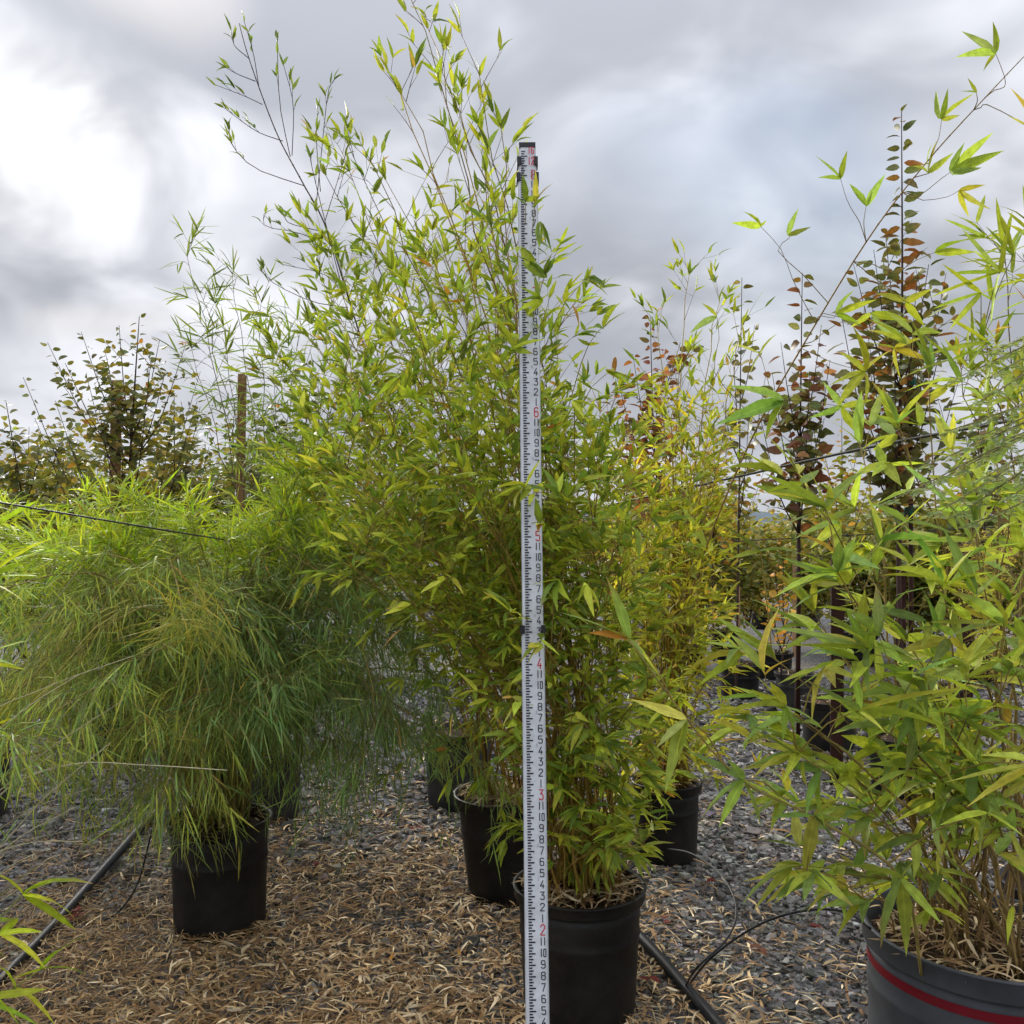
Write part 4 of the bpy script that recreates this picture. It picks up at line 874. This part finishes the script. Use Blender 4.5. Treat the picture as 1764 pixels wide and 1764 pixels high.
# --- trees with shoots of ovate leaves
def shoot_tree(label, base, shoots, pal, leafL, leafW, trunk_r=.014, name='young_tree', group=None, parts=160, gap=.042, stemc=(.06, .035, .03), orange=.02, zsplit=.5, droop=None, fill=0, extra=None):
    pl = Plant(name, label, 'tree', (base[0], base[1], 0.0), shape=OVATE, group=group, pal=pal, orange=orange, leaf_mat='broad', fold=.32)
    b = np.array((base[0], base[1], .30)); top = max((P(*s) for s in shoots), key=lambda q: q[2])
    tr = catmull([b, b + (top - b) * (.35, .35, .35) + rng.normal(0, .015, 3), b + (top - b) * .7, top], 16)
    pl.culm(tr, trunk_r, .0022, stemc, nodes=False, name='trunk')
    def leaves_on(p, t0, mul=1.0):
        ln = np.linalg.norm(np.diff(p, axis=0), axis=1).sum(); m = max(3, int(ln * (1 - t0) / gap)); az = U(0, 6.283)
        for k in range(m):
            t = t0 + (1 - t0) * (k + .5) / m; f = t * (len(p) - 1.001); i = int(f); q = p[i] + (p[i + 1] - p[i]) * (f - i); az += math.pi + rng.normal(0, .5)
            d = np.array((math.cos(az), math.sin(az) * .8, U(-.35, .65)))
            s = mul * (1.0 - .35 * max(0, t - .75) / .25)
            pl.leaf(q + d * .012, d, 1.35 * leafL * U(.55, 1.2) * s, 1.45 * leafW * U(.8, 1.1) * s, 1 + int(rng.integers(0, 3)) if droop is None else droop, roll=rng.normal(0, .95))
    leaves_on(tr, .40)
    for s in shoots:
        e = P(*s)
        if np.allclose(e, top): continue
        zt = max(.5, e[2] - np.linalg.norm(e[:2] - base) * 1.2 - U(.25, .55)); i = int(np.argmin(abs(tr[:, 2] - zt))); a = tr[i]; v = e - a
        p = catmull([a, a + v * .4 + UPV * (-.04) * np.linalg.norm(v) + np.array((v[0], v[1], 0)) * .12, e], 10); pl.culm(p, .0055, .0016, stemc, nodes=False, name='branch'); leaves_on(p, .12)
        for _ in range(fill):
            j = int(rng.integers(2, 8)); q = p[j]; d = np.array((U(-1, 1), U(-1, 1), U(0, 1.1))); e2 = q + unit(d) * U(.12, .32); pp = np.array([q, (q + e2) / 2 + UPV * .01, e2]); pl.twig(pp, .0022, .001, stemc); leaves_on(pp, .2, .9)
    return pl.finish(parts)
RED = [(0.10, 0.095, 0.030), (0.14, 0.085, 0.03), (0.085, 0.105, 0.03), (0.12, 0.13, 0.035), (0.075, 0.085, 0.035), (0.10, 0.11, 0.03), (0.19, 0.085, 0.03)]
REDD = [(0.15, 0.06, 0.035), (0.10, 0.05, 0.035), (0.22, 0.09, 0.04), (0.09, 0.08, 0.035), (0.30, 0.12, 0.04)]
AUT = [(0.10, 0.115, 0.03), (0.13, 0.14, 0.035), (0.07, 0.085, 0.035), (0.19, 0.16, 0.03), (0.09, 0.10, 0.04)]
MIX = [(0.22, 0.225, 0.03), (0.27, 0.24, 0.035), (0.17, 0.20, 0.03), (0.26, 0.17, 0.035), (0.14, 0.17, 0.03)]
def gx(px, D): return np.array(((px - CX) / F * D, D))
K1, K2, K3, K4, K5, K6, K7 = gx(1556, 5.3), gx(1372, 5.9), gx(1268, 6.8), gx(1140, 6.9), gx(195, 6.0), gx(95, 7.0), gx(470, 6.6)
shoot_tree('tall bronze-leaved tree with a single leafy spire at the right', K1, [(1553, 190, 5.2), (1505, 430, 5.1), (1470, 455, 5.4), (1600, 455, 5.1), (1445, 520, 5.0), (1630, 470, 5.5), (1525, 400, 5.5), (1580, 480, 4.9), (1490, 540, 5.6), (1620, 600, 5.0), (1460, 600, 5.3), (1540, 560, 4.9), (1590, 560, 5.6), (1650, 660, 5.2), (1500, 640, 5.0)], RED, .088, .037, .017, group='bronze-leaved trees', parts=260, fill=4, gap=.031)
shoot_tree('slimmer bronze-leaved tree left of the tallest spire', K2, [(1382, 470, 5.8), (1345, 590, 5.7), (1415, 560, 5.9), (1330, 640, 6.1), (1430, 620, 5.6), (1395, 640, 5.5), (1355, 700, 5.8), (1420, 720, 5.7), (1310, 720, 5.7)], RED + REDD[:2], .085, .045, .013, group='bronze-leaved trees', parts=160, fill=4)
shoot_tree('sparse dark-tipped young tree behind the arching cane', K3, [(1278, 478, 6.7), (1262, 600, 6.6), (1300, 560, 6.9), (1320, 640, 6.8), (1245, 690, 6.7), (1290, 720, 6.6)], AUT + RED[:2], .078, .040, .010, group='bronze-leaved trees', parts=60, gap=.06, fill=1)
shoot_tree('reddish young tree behind the yellow bamboo, nearest the staff', K4, [(1120, 545, 6.8), (1172, 590, 6.8), (1090, 610, 6.9), (1150, 640, 6.7), (1060, 640, 7.0), (1105, 690, 6.8), (1180, 690, 7.0), (1075, 740, 6.9), (1135, 760, 6.6)], REDD, .072, .040, .012, group='bronze-leaved trees', parts=140, fill=4, gap=.032)
shoot_tree('dark green fruit tree with upright shoots round a stake, left', K5, [(240, 545, 5.9), (205, 560, 5.9), (140, 572, 5.8), (82, 590, 5.9), (320, 592, 6.0), (285, 640, 6.1), (95, 690, 5.8), (150, 650, 6.2), (260, 620, 5.7), (170, 700, 5.8), (300, 720, 5.8), (340, 690, 6.0), (230, 690, 6.2), (60, 720, 6.1), (120, 760, 5.8), (280, 790, 5.8), (210, 760, 5.7), (40, 650, 6.0), (180, 600, 6.1), (275, 585, 6.0), (112, 625, 5.7), (345, 640, 6.1)], AUT, .060, .028, .018, group='fruit trees behind the left bamboo', parts=220, fill=6, gap=.030, orange=.05)
shoot_tree('pale olive fruit tree at the far left edge', K6, [(10, 690, 7.0), (-30, 720, 6.9), (50, 735, 7.1), (20, 760, 7.0), (70, 760, 6.9), (-20, 790, 7.0), (110, 790, 7.1)], AUT + YELG[3:], .072, .040, .014, group='fruit trees behind the left bamboo', parts=70, fill=8, gap=.034, orange=.03)
shoot_tree('dark fruit tree between the two wooden stakes', gx(300, 6.6), [(300, 680, 6.5), (260, 720, 6.6), (345, 700, 6.7), (320, 750, 6.5), (280, 790, 6.6), (360, 770, 6.6), (240, 800, 6.5), (380, 810, 6.5)], AUT, .066, .038, .014, group='fruit trees behind the left bamboo', parts=60, fill=7, gap=.034, orange=.03)
shoot_tree('green fruit tree beside the bare stake, behind the slender bamboo', K7, [(420, 660, 6.5), (500, 640, 6.6), (540, 620, 6.7), (380, 690, 6.5), (460, 690, 6.7), (350, 720, 6.6), (520, 700, 6.4), (580, 660, 6.6), (330, 760, 6.5), (440, 760, 6.4)], [(.075, .11, .035), (.10, .14, .035), (.06, .085, .035)], .062, .036, .014, group='fruit trees behind the left bamboo', parts=60, fill=4, gap=.034)
shoot_tree('yellow and orange leaved young tree behind the right bamboo', gx(1345, 7.6), [(1335, 985, 7.5), (1360, 1000, 7.5), (1310, 1010, 7.6), (1380, 1010, 7.7), (1350, 960, 7.6), (1330, 1040, 7.4)], [(.40, .21, .035), (.42, .27, .04), (.34, .19, .035)], .060, .045, .008, parts=40, gap=.06)
for (px, D, tips, pal, lab) in ((1230, 8.5, [(1230, 700, 8.4), (1200, 760, 8.5), (1260, 740, 8.6), (1290, 790, 8.4), (1180, 800, 8.4), (1240, 820, 8.3), (1300, 850, 8.4), (1320, 800, 8.5)], MIX, 'yellowing young tree just right of the yellow bamboo, further back'), (1080, 8.0, [(1080, 720, 7.9), (1050, 780, 8.0), (1110, 760, 8.1), (1130, 820, 7.9), (1060, 850, 7.9), (1100, 860, 8.0)], MIX + REDD[:1], 'yellow-orange young tree close behind the staff'), (1450, 8.8, [(1450, 720, 8.7), (1420, 780, 8.8), (1480, 760, 8.7), (1400, 840, 8.8), (1500, 820, 8.6), (1440, 840, 8.7)], MIX, 'yellow-green young tree far behind the broad-leaved bamboo'), (1690, 7.2, [(1690, 640, 7.1), (1720, 700, 7.2), (1660, 720, 7.2), (1740, 760, 7.1), (1650, 790, 7.1), (1700, 800, 7.0), (1760, 820, 7.2)], [(.06, .085, .035), (.10, .12, .04), (.13, .09, .04)], 'dark round-leaved young tree at the far right')):
    shoot_tree(lab, gx(px, D), tips, pal, .066, .038, .010, group='young trees in the back rows', parts=60, fill=9, gap=.036, orange=.06)
# stakes and ties beside the bronze trees
for (px, py, D, lab) in ((1566, 640, 5.25, 'dark stake tied to the tall bronze tree'), (1372, 760, 5.85, 'dark stake tied to the slimmer bronze tree')):
    p = gx(px, D); h = P(px, py, D)[2]; o = obj('tree_stake', mesh('tree_stake', *tube(np.array([(0, 0, .2), (.004, 0, h * .5), (0, 0, h)]), .013, 7)), M['post']); o.location = (p[0] + .02, p[1] + .03, 0); tag(o, lab, 'stake')
for (px, py, D, lab) in ((1566, 655, 5.25, 'green tie at the top of the tall bronze tree stake'), (1564, 880, 5.25, 'green tie low on the tall bronze tree stake')):
    q = P(px, py, D); o = obj('plant_tie', mesh('plant_tie', *lathe([(.027, -.022), (.031, -.01), (.031, .012), (.027, .022)], 14)), M['tie']); o.location = (q[0] + .02, q[1] + .03, q[2]); tag(o, lab, 'plant tie')

# --- shrubs filling the far rows
def shrub(label, px, D, top, w, pal, n, L=.06, W=.03, group='shrubs in the far rows', shape=OVATE, orange=.02):
    base = gx(px, D); zt = P(px, top, D)[2]; pl = Plant('nursery_shrub', label, 'shrub', (base[0], base[1], 0), shape=shape, group=group, pal=pal, leaf_mat='broad', orange=orange, flat=True)
    ww = w / F * D
    tips = []
    for k in range(9):
        e = np.array((base[0] + U(-.5, .5) * ww, base[1] + U(-.4, .4) * ww, zt * U(.62, 1.0))); b = np.array((base[0], base[1], .25)) + (U(-.03, .03), U(-.03, .03), 0); p = catmull([b, (b + e) / 2 + UPV * .1 + rng.normal(0, .04, 3), e], 8); pl.culm(p, .008, .002, (.09, .06, .04), nodes=False, name='stem'); tips.append(p)
    for k in range(n):
        p = tips[int(rng.integers(len(tips)))]; j = int(rng.integers(2, 8)); q = p[j] + rng.normal(0, .12 + .05 * ww, 3) * (1, 1, .8)
        pl.leaf(q, (U(-1, 1), U(-1, 1), U(-.6, .5)), L * U(.7, 1.3), W * U(.7, 1.2), int(rng.integers(4)))
    pl.finish(0)
OLV = [(0.13, 0.16, 0.035), (0.18, 0.19, 0.035), (0.09, 0.12, 0.035), (0.24, 0.22, 0.04)]
SH = [(40, 9, 740, 200, OLV, 'olive shrub behind the left bamboos, at the frame edge'), (190, 9.5, 765, 220, OLV, 'olive shrub behind the staked fruit tree'), (330, 10, 735, 200, OLV, 'olive shrub between the two wooden stakes'), (460, 10, 750, 200, OLV, 'olive shrub behind the bare wooden stake'), (590, 10.5, 770, 200, OLV, 'olive shrub seen left of the tall bamboo'),
      (1090, 11, 830, 200, MIX, 'yellowing shrub low behind the staff'), (1200, 10, 850, 190, OLV, 'olive shrub behind the yellow bamboo'), (1290, 12, 885, 170, MIX, 'low autumn shrub under the gap of bright sky'), (1400, 13, 905, 190, OLV, 'low green shrub right of the bright gap'), (1490, 11, 860, 200, OLV, 'olive shrub behind the tall bronze tree'), (1600, 10, 870, 200, OLV, 'olive shrub right of the tall bronze tree'), (1700, 9.5, 850, 200, OLV, 'dense olive shrub behind the feathery branches'), (1780, 10, 840, 200, OLV, 'olive shrub at the right edge')]
for (px, D, top, w, pal, lab) in SH: shrub(lab, px, D, top, w, pal, 4600, .085, .05)
for i in range(11):
    px = -80 + i * 190 + U(-30, 30); D = U(17, 24); shrub('distant olive shrub on the horizon, %s' % ('beyond the left frame edge', 'behind the far-left fruit tree', 'behind the staked fruit tree', 'between the two wooden stakes', 'behind the tall bamboo, left part', 'behind the staff', 'behind the yellow bamboo', 'under the bright gap of sky', 'behind the tall bronze tree', 'behind the feathery branches', 'beyond the right frame edge')[i], px, D, 880 + U(-8, 8), 260, OLV, 1800, .16, .10, group='shrubs on the horizon')

# --- small pots further back
for (px, base, r, h, mat, lab) in ((1274, 1209, .19, .31, 'pot', 'black pot with a pale stake, beyond the arching cane'), (1372, 1226, .18, .30, 'pot_old', 'black pot with a pale worn rim, beside the staked pot'), (1335, 1176, .18, .28, 'pot', 'black pot just behind the pale-rimmed one'), (1250, 1138, .19, .33, 'pot', 'black pot with a small white label'), (1182, 1168, .20, .30, 'pot', 'black pot behind the yellow bamboo stems'), (1315, 1085, .2, .35, 'pot', 'black pot under the orange-leaved tree'), (1392, 1080, .2, .34, 'pot_old', 'far black pot right of the orange-leaved tree'), (1428, 1300, .20, .34, 'pot', 'black pot in shade behind the broad bamboo'), (1556, 1385, .2, .34, 'pot', 'black pot of the tall bronze tree'), (1610, 1260, .19, .32, 'pot_old', 'black pot half hidden in the broad bamboo leaves'), (1480, 1150, .2, .34, 'pot', 'far black pot behind the broad bamboo'), (1700, 1180, .2, .34, 'pot', 'far black pot at the right edge'),
    (790, 1402, .2, .42, 'pot_old', 'worn grey-rimmed pot tucked behind the tapered pot'), (210, 1318, .2, .36, 'pot', 'black pot of the staked fruit tree')):
    D = CAMH * F / (base - HY) + r * .85; pot('nursery_pot', lab, (px - CX) / F * D, D, r, h, mat, group='black nursery pots', seg=28, mulch=40)
D = CAMH * F / (1138 - HY) + .16; q = P(1253, 1108, D - .2); o = obj('pot_label', mesh('pot_label', *box(0, 0, 0, .058, .003, .036), smooth=False), M['paper']); o.location = tuple(q); tag(o, 'small white label stuck on a far black pot', 'label')
p = gx(1272, 8.35); o = obj('plant_stake', mesh('plant_stake', *box(0, 0, .62, .026, .02, .75), smooth=False), M['cane']); o.location = (p[0], p[1], 0); tag(o, 'pale wooden stake standing in a far black pot', 'stake')
p = gx(1368, 9.5); o = obj('plant_stake', mesh('plant_stake', *box(0, 0, .7, .03, .02, 1.0), smooth=False), M['cane']); o.location = (p[0], p[1], 0); tag(o, 'pale wooden stake behind the orange-leaved tree', 'stake')

# --- right edge: slender bamboo, feathery branches, golden conifer
B8 = np.array((1.80, 3.02))
pot('nursery_pot', 'black nursery pot of the slender bamboo beyond the right edge', B8[0], B8[1], .19, .38, group='black nursery pots')
def edge_bamboo():
    pl = Plant('bamboo_plant', 'slender-leaved bamboo sprays hanging in at the upper right edge', 'bamboo', (B8[0], B8[1], .36), shape=RIBBON, group='potted bamboos', pal=YELG[1:2] + GREEN[:3], orange=.03, fold=.25)
    for (px, py, D) in ((1730, 430, 2.7), (1770, 380, 2.75), (1690, 590, 2.65), (1800, 440, 2.8), (1820, 600, 2.8), (1655, 630, 2.75), (1740, 640, 2.7)):
        p = arc_to(disc(B8, .12, .36), P(px, py, D), .62, 16); pl.culm(p, .005, .0012, (.18, .13, .07))
        dress(pl, p, .62, .20, 1, .145, .0140, tipup=.1, lowgrav=-.1, ncl=(2, 4), sub=2, twc=(.16, .12, .06), spread=.9, lift=(.2, .9), thin=.9)
    for (px, py, D, ends) in ((1722, 470, 2.55, ((1660, 395), (1620, 425), (1605, 510), (1640, 470), (1735, 400), (1700, 560))), (1690, 505, 2.6, ((1590, 540), (1625, 455), (1640, 560), (1610, 530), (1760, 480))), (1745, 440, 2.55, ((1725, 365), (1764, 385), (1690, 430), (1700, 390))), (1700, 590, 2.6, ((1610, 600), (1640, 550), (1660, 640), (1740, 560), (1615, 640))), (1640, 620, 2.6, ((1560, 640), (1590, 575), (1680, 600)))):
        e = P(px, py, D); a = pl.near(e + (0, 0, -.1)); pl.twig(catmull([a, (a + e) / 2 + UPV * .02, e], 5), .0018, .001, (.2, .14, .06))
        for (x, y) in ends:
            v = P(x, y, D + U(-.08, .08)) - e; n = np.linalg.norm(v); pl.leaf(e, v, n * 1.05, .0150, int(rng.integers(0, 2)), c=shade(YELG[1:2] + GREEN[:3]))
    pl.finish(120)
edge_bamboo()
B9 = np.array((1.28, 1.62))
pot('nursery_pot', 'black nursery pot of the feathery shrub beyond the right edge', B9[0], B9[1] - .0, .15, .32, group='black nursery pots')
def feather_shrub():
    pl = Plant('feathery_shrub', 'feathery pale green branches reaching in from the right edge', 'shrub', (B9[0], B9[1], .30), shape=RIBBON, pal=((.20, .27, .11), (.25, .31, .11), (.16, .22, .10), (.30, .33, .12)), orange=0, flat=True)
    st = catmull([np.array((B9[0], B9[1], .3)), np.array((B9[0] + .02, B9[1], 1.0)), np.array((B9[0] - .03, B9[1] + .02, 1.9))], 14); pl.culm(st, .012, .004, (.16, .11, .06), nodes=False, name='trunk')
    fr = ((1540, 860, 1.5), (1600, 800, 1.55), (1650, 650, 1.6), (1640, 740, 1.5), (1590, 840, 1.65), (1690, 690, 1.5), (1720, 640, 1.55), (1660, 880, 1.5), (1700, 820, 1.4), (1730, 760, 1.45), (1720, 600, 1.6), (1680, 900, 1.6), (1620, 880, 1.5), (1690, 750, 1.6), (1750, 850, 1.35))
    for (px, py, D) in fr:
        e = P(px, py, D); i = int(np.argmin(abs(st[:, 2] - (e[2] + .12)))); a = st[i]; br = catmull([a, (a + e) / 2 + UPV * .05, e], 16); pl.culm(br, .0026, .0008, (.22, .17, .09), nodes=False, name='branch')
        for j in range(5, 16):
            tg = unit(br[min(j + 1, 15)] - br[j - 1]); sd = unit(np.cross(tg, UPV))
            for s in (-1, 1):
                d = unit(sd * s + tg * .8 - UPV * .25 + rng.normal(0, .12, 3)); ln = .05 * (1.15 - .8 * (j - 5) / 11) * U(.8, 1.2); q2 = br[j] + d * ln; pl.twig(np.array([br[j], q2]), .0007, .0004, (.22, .22, .10), 3)
                for k in range(8):
                    f = (k + .6) / 8; q = br[j] + (q2 - br[j]) * f; sd2 = unit(np.cross(d, UPV + rng.normal(0, .2, 3)))
                    for s2 in (-1, 1): pl.leaf(q, sd2 * s2 + d * .55 - UPV * .1, .0125 * U(.8, 1.2), .0036, 0)
    pl.finish(0)
feather_shrub()
def conifer():
    b = gx(1800, 4.2); pl = Plant('golden_conifer', 'golden feathery conifer low at the right edge', 'shrub', (b[0], b[1], 0), shape=RIBBON, pal=((.42, .36, .06), (.34, .32, .06), (.26, .27, .06), (.48, .38, .08)), orange=0, flat=True)
    st = np.array([(b[0], b[1], z) for z in np.linspace(0, 1.58, 12)]); pl.culm(st, .02, .005, (.10, .06, .04), nodes=False, name='trunk')
    for k in range(150):
        z = U(.85, 1.55); az = U(0, 6.283); R = (.48 - .2 * abs(z - 1.15)) * U(.6, 1.1); e = np.array((b[0] + R * math.cos(az), b[1] + R * math.sin(az), z - .05)); a = np.array((b[0], b[1], z)); br = catmull([a, (a + e) / 2 + UPV * .05, e], 9); pl.twig(br, .003, .001, (.2, .14, .06), 3)
        for j in range(3, 9):
            for _ in range(7): pl.leaf(br[j] + rng.normal(0, .015, 3), unit(e - a) * .8 + rng.normal(0, .5, 3), .035 * U(.7, 1.3), .0035, 1)
    pl.finish(0)
conifer()

# --- single fallen leaves that stand out
def fallen(label, px, py, L, W, c, group=None, n=1, name='fallen_leaf', crumple=0):
    g = G(px, py, .045); sp = Soup()
    for k in range(n):
        V, T, ts = leaf_template(OVATE if crumple else LANCE, .6 if crumple else .25, .3 if crumple else .12); a = U(0, 6.283)
        V = V * (W, L, (L + W) * .5); x, y = V[:, 0] * math.cos(a) - V[:, 1] * math.sin(a), V[:, 0] * math.sin(a) + V[:, 1] * math.cos(a)
        sp.add(np.stack([x, y, V[:, 2] * (1 if k % 2 else -1) + k * .004 + .012], -1), T, np.asarray(c) * np.exp(rng.normal(0, .15)))
    o = obj(name, sp.mesh(name), M['litter']); o.location = tuple(g); tag(o, label, 'leaf', group)
fallen('orange fallen leaf lying on the litter left of the staff', 672, 1659, .05, .013, (.55, .25, .04)); fallen('smaller orange fallen leaf near the base of the staff', 792, 1650, .045, .012, (.60, .30, .05))
fallen('broad pale tan fallen leaf below the left pot', 475, 1668, .075, .02, (.62, .50, .32)); fallen('pale fallen leaf below the left pot, toward the bottom edge', 390, 1745, .06, .017, (.60, .5, .34))
for (px, py, lab) in ((130, 1580, 'crumpled red fallen leaf beside the left irrigation pipe'), (545, 1490, 'red fallen leaf right of the left pot'), (715, 1430, 'red fallen leaf between the left and tapered pots'), (1310, 1640, 'crumpled red-brown fallen leaves by the looping drip tube'), (1395, 1600, 'red fallen leaves near the grey pot rim'), (1120, 1690, 'small red fallen leaf right of the close pot'), (1145, 1590, 'dark red fallen leaf below the pot behind'), (1230, 1520, 'dark red fallen leaf left of the tube loop')):
    fallen(lab, px, py, .045, .028, (.17, .04, .03) if px < 1300 or px > 1350 else (.18, .075, .045), 'red fallen leaves', 4 if px in (1310, 130) else 2, crumple=1)
